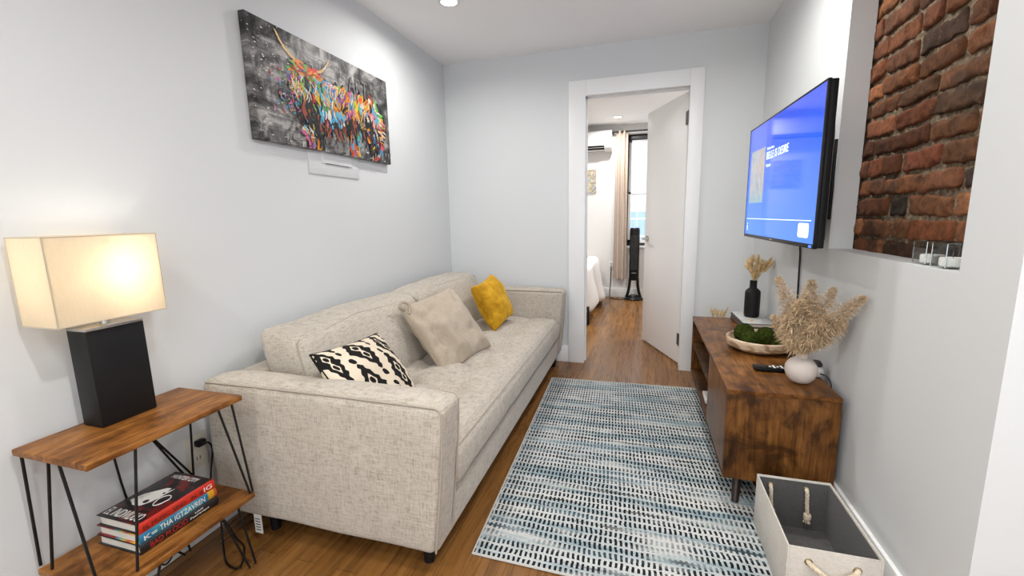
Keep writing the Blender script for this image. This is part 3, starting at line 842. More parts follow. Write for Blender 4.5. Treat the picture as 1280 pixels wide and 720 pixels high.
# ------------------------------------------------------------------ books on the shelf
def book(name, label, cat, lo, hi, cover, fore, extra=None, group=None, th=.0022, F=None):
    """spine on +x, page ends on -y"""
    t = thing(name, label, cat, ((lo[0] + hi[0]) / 2, (lo[1] + hi[1]) / 2, lo[2]) if F is None else F @ Vector(((lo[0] + hi[0]) / 2, (lo[1] + hi[1]) / 2, lo[2])), group)
    b = NB()
    box(b, lo, (hi[0], hi[1], lo[2] + th), .0005, mat=F); box(b, (lo[0], lo[1], hi[2] - th), hi, .0005, mat=F)
    zc = (lo[2] + hi[2]) / 2; hh = (hi[2] - lo[2]) / 2
    pr_ = [(hi[0] - .002 + .006 * math.cos(a), lo[1], zc + hh * math.sin(a)) for a in [R(-90 + 15 * k) for k in range(13)]] + [(hi[0] - .003, lo[1], hi[2]), (hi[0] - .003, lo[1], lo[2])]
    p2 = NB(); prism(p2, pr_[:13], (0, hi[1] - lo[1], 0)); add(b, p2, 0, F)
    obj('cover', b, cover, t)
    b = NB(); box(b, (lo[0] + .006, lo[1] + .006, lo[2] + th), (hi[0] - .002, hi[1] - .006, hi[2] - th), mat=F); obj('pages', b, fore, t)
    if extra: extra(t)
    return t
def pagemat():
    m = Mat('page_edges', rough=.85); x, y, z = m.sep(m.co())
    n = m.noise(m.comb(x * 3., y * 3., z * 1800.), 1., 2); m.set('Base Color', m.ramp(n, [(.3, (.55, .51, .44)), (.7, (.78, .75, .68))])); return m.m
M['pages'] = pagemat()
BX0, BX1, BY0, BY1 = .076, .242, -2.643, -2.420
def cov3(name, fn):
    m = Mat(name, rough=.28, spec=.4); q = m.sep(m.co()); m.set('Base Color', fn(m, *q)); return m.m
M['covblack'] = plain('black_cover', (.012, .012, .014), .3)
def redspine(m, x, y, z):
    n = m.noise(m.co(), 18, 3, .6, 1.)
    top = m.mix(m.ramp(n, [(.54, g(0)), (.62, g(1))]), (.010, .009, .010), (.15, .012, .012))
    return m.mix(x > .0785, top, (.55, .028, .014))
M['covred'] = cov3('black_red_cover', redspine)
def bluespine(m, x, y, z):
    base = m.ramp(m.noise(m.comb(x * 4., y * 9., z * 4.), 1., 2), [(.3, (.06, .33, .40)), (.55, (.02, .15, .30)), (.75, (.05, .30, .30))])
    a = m.mix(y > .085, base, (.62, .33, .015))
    a = m.mix((y > .105), a, (.50, .08, .03))
    lid = m.ramp((x + .085) / .17, [(0., (.20, .014, .018)), (.40, (.20, .014, .018)), (.46, (.03, .26, .34)), (.60, (.42, .36, .08)), (.72, (.50, .05, .05)), (.86, (.66, .36, .02))])
    return m.mix(x > .079, lid, a)
M['covblue'] = cov3('blue_yellow_cover', bluespine)
M['txtw'] = plain('white_lettering', (.80, .78, .74), .5)
M['txtr'] = plain('red_lettering', (.42, .02, .014), .5)
M['txtk'] = plain('black_lettering', (.02, .012, .012), .5)
def x3(t):
    b = NB(); xs = BX1 + .0040
    text(b, 'BAD M.OOD', (xs, BY0 + .020, .270), (0, 1, 0), (0, 0, 1), .105, .016)
    obj('title', b, 'txtr', t)
    b = NB(); text(b, 'LIAM', (xs, BY0 + .150, .281), (0, 1, 0), (0, 0, 1), .025, .006); text(b, 'Fourevent', (xs, BY0 + .134, .272), (0, 1, 0), (0, 0, 1), .06, .006); obj('author', b, 'txtw', t)
def x2(t):
    b = NB(); xs = BX1 + .0040
    text(b, 'THA IGTZAVREN', (xs, BY0 + .050, .300), (0, 1, 0), (0, 0, 1), .135, .017)
    text(b, 'K=', (xs, BY0 + .008, .301), (0, 1, 0), (0, 0, 1), .034, .013); obj('title', b, 'txtw', t)
def x1(t):
    b = NB(); xs = BX1 + .0040
    text(b, 'EL MUSIC  SIND   IN  IS', (xs, BY0 + .01, .331), (0, 1, 0), (0, 0, 1), .172, .012); obj('spine_print', b, 'txtk', t)
    b = NB(); text(b, 'IG', (xs, BY0 + .186, .331), (0, 1, 0), (0, 0, 1), .026, .014); obj('spine_initials', b, 'txtw', t); b = NB()
    z = .3528
    text(b, 'EL INDIVIDUO', (BX0 + .010, BY0 + .010, z), (1, 0, 0), (0, 1, 0), .135, .030); obj('cover_title', b, 'txtw', t); b = NB()
    text(b, 'HUNTER CITY', (BX0 + .02, BY1 - .030, z), (1, 0, 0), (0, 1, 0), .105, .018)
    obj('cover_author', b, 'txtw', t); b = NB()
    # pale mask figure on the cover
    pts = [(.020, .075), (.052, .060), (.078, .062), (.092, .085), (.096, .105), (.098, .150), (.090, .132), (.084, .150), (.070, .148), (.058, .135), (.030, .108)]
    prism(b, [(BX0 + x, BY0 + y, z) for x, y in pts], (0, 0, .0005))
    obj('cover_art', b, 'txtw', t); b = NB()
    tube(b, [(BX0 + .118 + .014 * math.cos(a) * (1.25 if math.sin(a) > 0 else 1), BY0 + .098 + .024 * math.sin(a), z + .0006) for a in [k * PI / 10 for k in range(20)]], .0014, 6, closed=True)
    obj('cover_emblem', b, 'txtw', t)
    for (cx_, cy_, rr) in ((.075, .082, .008), (.088, .125, .004)): b = NB(); lathe(b, [(0, .001), (rr, .0008), (rr, 0)], (BX0 + cx_, BY0 + cy_, z + .0003), 14); obj('mask_eye', b, 'txtk', t)
BG = 'books stacked on the side table shelf'
book('hardcover_book', 'black book with red title, lowest of the side table stack', 'book', (BX0 - .006, BY0 - .004, .2625), (BX1, BY1 + .004, .2925), 'covblack', 'pages', x3, BG)
book('hardcover_book', 'blue and yellow spined book, middle of the side table stack', 'book', (BX0 - .004, BY0 - .002, .2927), (BX1, BY1 + .002, .3220), 'covblue', 'pages', x2, BG)
book('hardcover_book', 'red spined book with black cover, top of side table stack', 'book', (BX0, BY0, .3222), (BX1, BY1, .3525), 'covred', 'pages', x1, BG)

# ------------------------------------------------------------------ canvas on the left wall
AY0, AY1, AZ0, AZ1 = -1.893, -.899, 1.506, 1.992
art = thing('canvas_painting', 'large colourful bull graffiti canvas on the left wall', 'painting', (0, -1.396, AZ0))
def artback():
    m = Mat('graffiti_grey', rough=.55, spec=.25); x, y, z = m.sep(m.co())
    n = m.noise(m.map(m.co(), (1, 3.2, 4.)), 2.6, 6, .66, .8)
    st_ = m.noise(m.comb(x, y * 46., z * 4.), 1., 4, .7)
    edge = (y / .5).abs().pow(2.)
    c = m.ramp(n + st_ * .22 - .11 - edge * .10, [(.26, (.014, .014, .014)), (.38, (.06, .058, .057)), (.48, (.18, .175, .17)), (.60, (.46, .44, .42))])
    br_ = ((z / .061).fract() < .05).max(((y / .16 + (z / .061).floor() * .5).fract() < .012))
    c = m.mix(br_ * .55, c, (.015, .015, .015))
    c = m.mix((m.voro(m.co(), 46) < .07) * (m.noise(m.co(), 7, 2) > .53), c, (.72, .70, .67))
    m.set('Base Color', c); return m.m
M['artback'] = artback()
b = NB(); box(b, (.001, AY0, AZ0), (.030, AY1, AZ1), .002); obj('canvas', b, 'artback', art)
pal = [(.75, .05, .03), (.80, .28, .02), (.80, .55, .03), (.12, .42, .06), (.05, .30, .55), (.10, .45, .62), (.62, .16, .35), (.74, .70, .64), (.012, .012, .014), (.30, .06, .03), (.18, .06, .30), (.76, .48, .22)]
pm = [plain('paint_%s' % n_, c, .5) for n_, c in zip('red orange yellow green blue sky pink white black rust violet tan'.split(), pal)]
b = NB(); rr = random.Random(12); lvl = [0]
def AP(u, v): return Vector((.0303 + lvl[0], AY0 + u * (AY1 - AY0), AZ0 + v * (AZ1 - AZ0)))
def stroke(u, v, ang, L, wd, mi):
    lvl[0] += 2e-6
    n_ = 6; s = L / .994; pts = []; bend = rr.uniform(-.6, .6)
    for i in range(n_ + 1):
        t = i / n_; a = ang + bend * (t - .5)
        pts.append((u + s * (t - .5) * math.cos(a), v + s * (t - .5) * math.sin(a) * 2.04, a, math.sin(PI * min(1, .12 + t * .85)) ** .6))
    A, B_ = [], []
    for (uu, vv, a, k) in pts:
        du, dv_ = -math.sin(a) * wd * k / .994, math.cos(a) * wd * k / .994 * 2.04
        A.append(b.verts.new(AP(min(.997, max(.003, uu + du)), min(.995, max(.005, vv + dv_))))); B_.append(b.verts.new(AP(min(.997, max(.003, uu - du)), min(.995, max(.005, vv - dv_)))))
    for i in range(n_):
        f = b.faces.new((A[i], A[i + 1], B_[i + 1], B_[i])); f.material_index = mi
def inside(u, v, poly):
    c = False; j = len(poly) - 1
    for i in range(len(poly)):
        if (poly[i][1] > v) != (poly[j][1] > v) and u < (poly[j][0] - poly[i][0]) * (v - poly[i][1]) / (poly[j][1] - poly[i][1]) + poly[i][0]: c = not c
        j = i
    return c
body = [(.36, .72), (.41, .70), (.50, .69), (.59, .68), (.725, .685), (.86, .66), (.93, .58), (.955, .43), (.93, .30), (.90, .05), (.84, .0), (.80, .02), (.76, .28), (.70, .25), (.68, .05), (.61, .03), (.58, .22), (.46, .22), (.40, .20), (.38, .02), (.29, .0), (.27, .22), (.24, .35), (.235, .52), (.20, .62), (.215, .70), (.28, .73)]
# dark under-painting
for _ in range(420):
    u, v = rr.uniform(.18, .96), rr.uniform(0, .75)
    if inside(u, v, body): stroke(u, v, rr.uniform(-2.2, -.9), rr.uniform(.05, .10), rr.uniform(.007, .014), 8 if rr.random() < .8 else 9)
wts_up = [2, 4, 4, 2.5, 1.5, 2, 2, 4.5, 1.4, 2, .4, 3]; wts_lo = [2, 2, 2, 1.2, 2, 2, 1.5, 1.5, 5, 2, 1.2, 1]
def pick(u, v, wv):
    k = int(u * 17 + math.sin(v * 9) * 1.3) * 31 + int(v * 13 + math.sin(u * 14) * 1.2)
    if rr.random() < .62: return random.Random(k * 7 + 3).choices(range(12), wv)[0]
    return rr.choices(range(12), wv)[0]
for big in (1, 0):
    for _ in range(900 if big else 2000):
        u, v = rr.uniform(.18, .96), rr.uniform(0, .75)
        if not inside(u, v, body): continue
        if v < .32 and rr.random() < .45: continue
        if mnoise.noise(Vector((u * 9, v * 6, 2.))) < -.22 and rr.random() < .8: continue
        mi = pick(u, v, wts_up if v > .34 else wts_lo)
        ang = -1.57 + mnoise.noise(Vector((u * 6, v * 5, 7.))) * 2.4 + rr.uniform(-.4, .4)
        if big: stroke(u, v, ang, rr.uniform(.03, .075), rr.uniform(.006, .013), mi)
        else: stroke(u, v, ang, rr.uniform(.012, .05), rr.uniform(.0014, .0048), mi)
# dark modelling: cheek, belly, between the legs
for (cu, cv, su, sv, n_) in ((.285, .40, .03, .10, 60), (.48, .27, .09, .05, 70), (.66, .30, .05, .06, 50), (.36, .20, .03, .12, 40), (.80, .30, .05, .10, 50), (.31, .60, .02, .05, 20)):
    for _ in range(n_): stroke(rr.gauss(cu, su), rr.gauss(cv, sv), rr.uniform(-2.1, -1.0), rr.uniform(.03, .07), rr.uniform(.003, .008), 8 if rr.random() < .85 else 9)
for _ in range(60): stroke(rr.gauss(.275, .03), rr.gauss(.55, .06), rr.uniform(-2.4, -.7), rr.uniform(.02, .05), rr.uniform(.002, .004), rr.choice((7, 7, 4, 1, 3, 2)))
for _ in range(40): stroke(rr.gauss(.46, .05), rr.gauss(.38, .05), rr.uniform(-2, -1), rr.uniform(.02, .05), rr.uniform(.003, .008), rr.choice((5, 5, 4, 7)))
# splashes beside the head, horns, brows
for _ in range(60): stroke(rr.uniform(.10, .26), rr.uniform(.28, .66), rr.uniform(-2.2, 2.2), rr.uniform(.01, .03), rr.uniform(.001, .004), rr.choice((0, 3, 6, 6, 4, 1)))
def horn(pts, mi, w0):
    for i in range(len(pts) - 1):
        for q in range(7):
            t = q / 7; u = pts[i][0] + (pts[i + 1][0] - pts[i][0]) * t; v = pts[i][1] + (pts[i + 1][1] - pts[i][1]) * t
            a = math.atan2((pts[i + 1][1] - pts[i][1]) / 2.04, pts[i + 1][0] - pts[i][0])
            k = 1 - (i + t) / len(pts) * .7
            stroke(u + rr.uniform(-.003, .003), v, a, .03, w0 * k, mi if rr.random() < .6 else rr.choice((7, 2, 11)))
horn([(.275, .76), (.225, .80), (.190, .845), (.165, .90), (.150, .95)], 11, .0065); horn([(.37, .735), (.42, .775), (.45, .83), (.475, .905)], 11, .006)
for _ in range(30): stroke(rr.uniform(.24, .34), rr.uniform(.66, .78), rr.uniform(-.9, .2), rr.uniform(.03, .06), .006, rr.choice((3, 3, 1, 0, 9)))
for _ in range(12): stroke(rr.uniform(.33, .40), rr.uniform(.70, .77), rr.uniform(-.5, .6), .04, .005, rr.choice((0, 0, 1)))
# grey letters in the background
lvl[0] += .0002
text(b, 'ART', (.0303 + lvl[0], AY0 + .62 * .994, AZ0 + .70 * .486), (0, 1, 0), (0, 0, 1), .17, .08, 12, .0002)
for _ in range(120): stroke(rr.uniform(.0, 1), rr.uniform(.0, .14), rr.choice((0, PI / 2)), rr.uniform(.01, .04), rr.uniform(.001, .003), rr.choice((7, 8, 12, 12)))
for _ in range(90): stroke(rr.uniform(.0, .22), rr.uniform(.15, 1), 0, rr.uniform(.004, .012), rr.uniform(.001, .003), rr.choice((7, 7, 8)))
pm.append(plain('paint_grey', (.17, .163, .16), .5))
obj('bull_painting', b, pm, art, sm=False)
# wall plate half hidden under the canvas
wp = thing('wall_panel', 'flat painted access plate on wall just below the canvas', 'wall plate', (0, -1.39, 1.395))
b = NB(); box(b, (0, -1.583, 1.396), (.006, -1.196, 1.56), .0015); obj('plate', b, 'wall', wp)
b = NB(); rbox(b, (.0055, -1.497, 1.452), (.010, -1.262, 1.58), .002, .05); obj('cover', b, 'wall', wp)
b = NB(); box(b, (.009, -1.470, 1.4515), (.0108, -1.290, 1.4545)); obj('slot', b, 'hinge', wp)

# ------------------------------------------------------------------ media console
CX0, CX1, CY0, CY1, CZ0, CZ1 = 1.882, 2.262, -1.601, -.335, .12, .4934
co_ = thing('media_console', 'low rustic brown media console under the wall TV', 'console', (2.07, -.97, 0))
b = NB(); rbox(b, (CX0 - .002, CY0 - .002, CZ1 - .018), (CX1, CY1 + .002, CZ1), .002, .6); obj('top_panel', b, 'rusttop', co_)
b = NB(); rbox(b, (CX0, CY0, CZ0), (CX1, CY0 + .018, CZ1 - .018), .0015, .4); obj('end_panel', b, 'rustend', co_)
b = NB(); rbox(b, (CX0, CY1 - .018, CZ0), (CX1, CY1, CZ1 - .018), .0015, .4); obj('end_panel', b, 'rustend', co_)
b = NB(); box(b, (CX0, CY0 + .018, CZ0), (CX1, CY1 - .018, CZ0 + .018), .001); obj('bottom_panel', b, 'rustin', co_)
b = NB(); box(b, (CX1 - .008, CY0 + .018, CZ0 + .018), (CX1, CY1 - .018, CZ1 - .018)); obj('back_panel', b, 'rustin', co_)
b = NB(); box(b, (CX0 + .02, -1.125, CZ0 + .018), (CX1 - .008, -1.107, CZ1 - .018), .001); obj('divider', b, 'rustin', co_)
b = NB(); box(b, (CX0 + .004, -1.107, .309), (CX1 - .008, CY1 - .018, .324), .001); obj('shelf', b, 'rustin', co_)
b = NB(); rbox(b, (CX0, CY0 + .020, CZ0 + .003), (CX0 + .018, -1.109, CZ1 - .021), .0015, .4); obj('door', b, 'rustdoor', co_)
for (x, y, dx, dy) in ((CX0 + .07, CY0 + .075, -.016, -.06), (CX1 - .07, CY0 + .075, .012, -.06), (CX0 + .07, CY1 - .075, -.016, .06), (CX1 - .07, CY1 - .075, .012, .06)):
    b = NB(); tube(b, [(x, y, CZ0 + .001), (x + dx, y + dy, .0095)], [.021, .013], 16); obj('leg', b, 'legwood', co_)
b = NB(); rbox(b, (1.90, -.93, CZ0 + .019), (1.945, -.80, CZ0 + .045), .006, .03); wb = tag(obj('small_box', b, 'white'), 'small white box on the console bottom shelf beside the door', 'box')

# ------------------------------------------------------------------ things on the console
T = CZ1 + .0006
def cbook(name, label, lo, hi, ang, cover, group):
    c = Vector(((lo[0] + hi[0]) / 2, (lo[1] + hi[1]) / 2, 0)); F_ = Matrix.Translation(c) @ Matrix.Rotation(ang, 4, 'Z') @ Matrix.Translation(-c)
    return book(name, label, 'book', lo, hi, cover, 'pages', None, group, .0032, F_)
M['covgrey'] = cov3('pale_grey_cover', lambda m, x, y, z: m.mix(z > .0236, (.022, .018, .018), m.ramp(m.noise(m.map(m.co(), (6, 22, 1)), 1., 3), [(.35, (.50, .50, .49)), (.6, (.62, .62, .61)), (.68, (.16, .16, .17)), (.72, (.58, .58, .57))])))
M['covbrown'] = plain('dark_brown_cover', (.07, .028, .018), .4)
CG = 'books under the black bottle vase'
cbook('coffee_table_book', 'dark brown book lying under the pale grey one on console', (2.114, -.672, T), (2.272, -.352, T + .021), .05 + PI, 'covbrown', CG)
cbook('coffee_table_book', 'pale grey covered book under the black bottle vase', (2.112, -.672, T + .0213), (2.270, -.352, T + .046), .03 + PI, 'covgrey', CG)
# black bottle with dried bunny tails
BZ = T + .0466; bxy = (2.193, -.485)
bt = thing('bottle_vase', 'matte black bottle vase standing on the grey book', 'vase', (*bxy, BZ))
b = NB(); lathe(b, [(0, .001), (.036, .001), (.041, .006), (.0425, .02), (.0425, .146), (.0405, .158), (.031, .169), (.0215, .176), (.0195, .184), (.0195, .216), (.0205, .221), (.0165, .222), (.0155, .215), (.0155, .18), (0, .175)], (*bxy, BZ), 36); obj('bottle', b, 'blackm', bt)
def strawmat(name, a, c):
    m = Mat(name, rough=.85, spec=.15); n = m.noise(m.co(), 60, 3)
    m.set('Base Color', m.ramp(n, [(.3, a), (.7, c)])); m.set('Sheen Weight', .3); return m.m
M['straw'] = strawmat('dried_straw', (.55, .37, .15), (.84, .64, .35))
M['pampas'] = strawmat('dried_pampas', (.42, .285, .155), (.74, .555, .35))
M['pampasd'] = strawmat('dried_pampas_stem', (.30, .20, .10), (.45, .32, .18))
rp = random.Random(3)
def spike(bm, p, d, L, w):
    d = d.normalized(); s = d.cross(Vector((rp.uniform(-1, 1), rp.uniform(-1, 1), rp.uniform(-1, 1)))).normalized() * w
    e = p + d * L * .5 + Vector((0, 0, 0)); a, c_, f = bm.verts.new(p - s * .5), bm.verts.new(p + s * .5), bm.verts.new(p + d * L)
    m1, m2 = bm.verts.new(e - s * .6), bm.verts.new(e + s * .6)
    bm.faces.new((a, c_, m2, m1)); bm.faces.new((m1, m2, f))
def bunny(bm, base, tip, r, hair=46):
    base, tip = Vector(base), Vector(tip); ax = (tip - base); L = ax.length; d = ax.normalized()
    s = d.orthogonal().normalized(); t_ = d.cross(s)
    prof = [(0, 0), (.55, .12), (.95, .32), (1, .5), (.8, .72), (.45, .9), (0, 1)]
    rings = [[base + d * L * z + (s * math.cos(k * PI / 4) + t_ * math.sin(k * PI / 4)) * max(r * q, .0004) for k in range(8)] for q, z in prof]
    ring_loft(bm, rings)
    for _ in range(hair):
        z = rp.uniform(.08, .98); k = rp.uniform(0, 2 * PI); rad = r * math.sin(PI * min(.97, z * .9 + .08)) * .95
        o_ = s * math.cos(k) + t_ * math.sin(k)
        spike(bm, base + d * L * z + o_ * rad, d * 1.3 + o_ * .7, rp.uniform(.012, .022), .0012)
tops = [(-.030, -.02, .135), (-.012, .00, .150), (.004, -.03, .145), (-.035, .02, .105), (-.022, -.03, .085), (.000, -.035, .085), (.022, -.02, .105), (.030, .01, .12), (.048, -.02, .115), (.060, -.03, .135), (.016, .02, .14), (.050, -.04, .095), (.068, -.045, .118), (.020, -.04, .125), (.034, -.035, .095), (-.015, .02, .12), (.040, .0, .105), (-.028, -.01, .115), (.010, -.045, .10), (.056, -.01, .11), (-.002, -.04, .115), (-.008, -.03, .055), (.012, -.03, .06)]
fl = thing('dried_grass_bunch', 'golden bunny tail grass bunch in the black bottle vase', 'dried flowers', (*bxy, BZ + .2))
for (dx, dy, dz) in tops:
    m0 = Vector((bxy[0] + dx * .10, bxy[1] + dy * .1, BZ + .214)); tip = Vector((min(W - .012, bxy[0] + dx * 1.3), bxy[1] + dy * 1.2, BZ + .222 + dz * 1.04))
    k = max(.1, 1 - .058 / (tip - m0).length); bs = m0.lerp(tip, k)
    b = NB(); bunny(b, bs, tip, .0095); hd = obj('seed_head', b, 'straw', fl)
    b = NB(); tube(b, [Vector((bxy[0], bxy[1], BZ + .17)), m0, bs.lerp(tip, .1)], .0009, 5); obj('stem', b, 'straw', hd)
# another dried bunch in a low pot at the far end behind the console
pt = thing('dried_grass_bunch', 'dried grass tips poking up behind the far console end', 'dried flowers', (2.06, -.17, 0))
b = NB(); lathe(b, [(0, 0), (.055, 0), (.07, .08), (.062, .2), (.035, .3), (.037, .32), (.032, .32), (.03, .3), (0, .29)], (2.06, -.17, 0), 28); obj('floor_vase', b, 'blackm', pt)
for i in range(13):
    dx = -.052 + i * .0088 + rp.uniform(-.003, .003); z = .525 + rp.uniform(-.012, .016)
    if 6 <= i <= 7: z -= .02
    b = NB(); bunny(b, (2.06 + dx * .8, -.18, z - .06), (2.06 + dx * 1.05, -.19, z), .0042, 6)
    tube(b, [(2.06, -.17, .28), (2.06 + dx * .8, -.18, z - .055)], .0011, 5); obj('seed_head', b, 'straw', pt)
# wooden bowl with moss balls
bc = (2.122, -1.015)
def bowlwood():
    m = Mat('pale_bowl_wood', rough=.5, spec=.3); x, y, z = m.sep(m.co())
    n = m.noise(m.comb(x * 7. , y * 7., z * 16.), 1., 2, .5, .6); r_ = (n * 26. + z * 60.).sin() * .5 + .5
    m.set('Base Color', m.ramp(r_, [(.0, (.33, .21, .12)), (.45, (.52, .37, .235)), (1., (.66, .52, .37))])); return m.m
M['bowl'] = bowlwood()
bw = tag(obj('wooden_bowl', lathe(NB(), [(0, .001), (.105, .001), (.125, .006), (.148, .022), (.154, .040), (.152, .057), (.146, .062), (.139, .060), (.134, .045), (.120, .022), (.095, .015), (0, .013)], (*bc, T), 56), 'bowl'), 'shallow pale wooden bowl holding moss balls on the console', 'bowl')
def mossmat():
    m = Mat('moss', rough=.95, spec=.1); n = m.noise(m.co(), 90, 4, .7)
    m.set('Base Color', m.ramp(n, [(.3, (.008, .013, .002)), (.55, (.034, .050, .006)), (.75, (.095, .12, .018))])); m.bump(n, 1., .006); return m.m
M['moss'] = mossmat()
def mball(c, r, label, seed):
    b = NB(); bmesh.ops.create_icosphere(b, subdivisions=4, radius=r, matrix=Matrix.Translation(c))
    for v in b.verts:
        d_ = (v.co - Vector(c)).normalized(); v.co += d_ * (mnoise.noise(v.co * 55 + Vector((seed, 0, 0))) * .0032 + mnoise.noise(v.co * 170) * .002)
    for _ in range(500):
        d_ = Vector((rp.gauss(0, 1), rp.gauss(0, 1), rp.gauss(0, 1))).normalized(); spike(b, Vector(c) + d_ * r * .98, d_ + Vector((rp.uniform(-.8, .8), rp.uniform(-.8, .8), rp.uniform(-.8, .8))), .006, .0014)
    tag(obj('moss_ball', b, 'moss', sharp=180), label, 'moss ball', 'moss balls in the wooden bowl')
mb = T + .014
mball((2.060, -.965, mb + .052), .047, 'green moss ball at the back left of the bowl', 1)
mball((2.066, -1.065, mb + .043), .044, 'green moss ball at the front left of the bowl', 2)
mball((2.146, -1.015, mb + .046), .047, 'green moss ball in the middle of the bowl', 3)
mball((2.185, -1.10, mb + .032), .034, 'smaller dark moss ball at the front right of the bowl', 4)
mball((2.165, -.925, mb + .036), .038, 'green moss ball at the back right of the bowl', 5)
M['yellow'] = plain('yellow_petal', (.75, .45, .05), .6)
def star(c, r, label, n=5, col='yellow'):
    b = NB(); c = Vector(c)
    for k in range(n):
        a = 2 * PI * k / n; d_ = Vector((math.cos(a), math.sin(a), .5)); s = Vector((-math.sin(a), math.cos(a), 0))
        q = [c, c + d_ * r * .5 + s * r * .3, c + d_ * r, c + d_ * r * .5 - s * r * .3]
        prism(b, q, (0, 0, .0015))
    lathe(b, [(0, .008), (.004, .006), (.005, 0)], c, 10)
    tag(obj('dried_flower', b, col), label, 'flower')
star((2.105, -.90, mb + .099), .012, 'tiny yellow flower on top of the back moss ball')
star((2.192, -.955, mb + .082), .014, 'tiny orange flower lying between the moss balls')
# remote
rm = thing('remote_control', 'black TV remote lying beside the wooden bowl', 'remote', (2.09, -1.335, T))
rd = Vector((.98, .05, 0)).normalized(); Fr = frame((2.022, -1.352, T + .0005), rd, Vector((-rd.y, rd.x, 0)), (0, 0, 1))
b = NB(); rbox(b, (0, -.022, 0), (.165, .022, .018), .007, .03, lambda p, q: p + Vector((0, 0, .004 * q.x * q.x)), 3, Fr); obj('body', b, 'blackp', rm)
for i in range(5):
    for j in range(3):
        if i == 0 and j != 1: continue
        b = NB(); rbox(b, (.060 + i * .015, -.016 + j * .0115, .0165), (.069 + i * .015, -.0075 + j * .0115, .0205), .002, .01, None, 2, Fr); obj('button', b, 'txtw' if j == 1 or i % 2 else 'grille', rm)
# white round vase
vc = (2.166, -1.462)
def vasemat():
    m = Mat('white_ceramic', (.66, .59, .54), .6); m.bump(m.noise(m.co(), 90, 3), .15, .001); return m.m
M['ceramic'] = vasemat()
b = NB(); lathe(b, [(0, .001), (.022, .001), (.034, .006), (.048, .022), (.0565, .046), (.055, .068), (.045, .087), (.030, .099), (.0215, .104), (.0205, .110), (.0215, .121), (.0185, .122), (.0170, .110), (.018, .1), (0, .095)], (*vc, T), 48)
tag(obj('round_vase', b, 'ceramic'), 'round white ceramic vase with pampas on the console', 'vase')
# pampas plumes
pp = thing('pampas_bunch', 'fluffy tan pampas grass plumes in the round white vase', 'dried flowers', (*vc, T + .1))
def plume(tip, r, n, droop=.38, k0=.14):
    base = Vector((vc[0], vc[1], T + .11)); tip = Vector(tip)
    mid = base.lerp(tip, .5) + Vector((0, 0, .03)); path = smooth_path([base, base.lerp(mid, .5) + Vector((0, 0, .02)), mid, tip], 10)
    bm = NB(); L = len(path) - 1
    for _ in range(n):
        t = k0 + (1 - k0) * rp.random() ** .85; f = t * L; i = min(int(f), L - 1); p = path[i].lerp(path[i + 1], f - i); d_ = (path[i + 1] - path[i]).normalized()
        o_ = Vector((rp.gauss(0, 1), rp.gauss(0, 1), rp.gauss(0, 1))); o_ = (o_ - d_ * o_.dot(d_)).normalized()
        env = r * (math.sin(PI * min(1, max(0.04, (t - k0) / (1 - k0) * .88 + .10))) ** .70)
        # a strand leaves the stem, bends outwards and droops: little seed tufts along it
        q = p + o_ * env * rp.uniform(.05, .72); dd = (d_ * .8 + o_ * rp.uniform(.5, 1.2))
        seg = max(.004, env * rp.uniform(.14, .36))
        s = dd.cross(Vector((rp.uniform(-1, 1), rp.uniform(-1, 1), rp.uniform(-1, 1)))).normalized() * rp.uniform(.0007, .0017)
        ring = [(bm.verts.new(q - s * .6), bm.verts.new(q + s * .6))]
        for j in range(3):
            dd = dd + Vector((0, 0, -droop * (j + 1) * .5)) + Vector((rp.uniform(-.45, .45), rp.uniform(-.45, .45), rp.uniform(-.45, .45)))
            q = q + dd.normalized() * seg; q.x = min(q.x, W - .004)
            w_ = (1, .8, .1)[j]; ring.append((bm.verts.new(q - s * w_), bm.verts.new(q + s * w_)))
        for A, B_ in zip(ring, ring[1:]): bm.faces.new((A[0], A[1], B_[1], B_[0]))
    o = obj('plume', bm, 'pampas', pp, sharp=180)
    b = NB(); tube(b, path, [.0022 * (1 - .6 * i / L) for i in range(L + 1)], 6); obj('stem', b, 'pampasd', o)
for a in (((2.066, -1.44, .912), .036, 520), ((2.172, -1.47, .905), .042, 640), ((2.130, -1.50, .83), .050, 760), ((2.225, -1.53, .885), .038, 520), ((2.268, -1.66, .878), .036, 600),
          ((2.085, -1.50, .76), .052, 760), ((2.185, -1.56, .76), .050, 760), ((2.215, -1.52, .74), .045, 520), ((2.155, -1.56, .69), .040, 420), ((2.24, -1.60, .78), .045, 560), ((2.05, -1.47, .76), .040, 460), ((2.10, -1.53, .69), .048, 560)):
    plume(a[0], a[1] * 1.05, int(a[2] * 2.6))
# puck device behind the vase
sp = thing('small_device', 'small round white and grey device behind the white vase', 'device', (2.232, -1.31, T))
b = NB(); rbox(b, (2.222, -1.405, T), (2.272, -1.345, T + .046), .02, .02); obj('body', b, 'white', sp)
b = NB(); lathe(b, [(.0, .072), (.014, .070), (.021, .060), (.022, .05), (0, .05)], (2.247, -1.375, T - .004), 20); obj('cap', b, 'grille', sp)
b = NB(); tube(b, smooth_path([(2.255, -1.404, T + .02), (2.264, -1.43, T + .022), (2.272, -1.46, T + .004), (2.2735, -1.47, .44), (2.274, -1.475, .3)]), .003, 6); obj('power_cord', b, 'grille', sp)

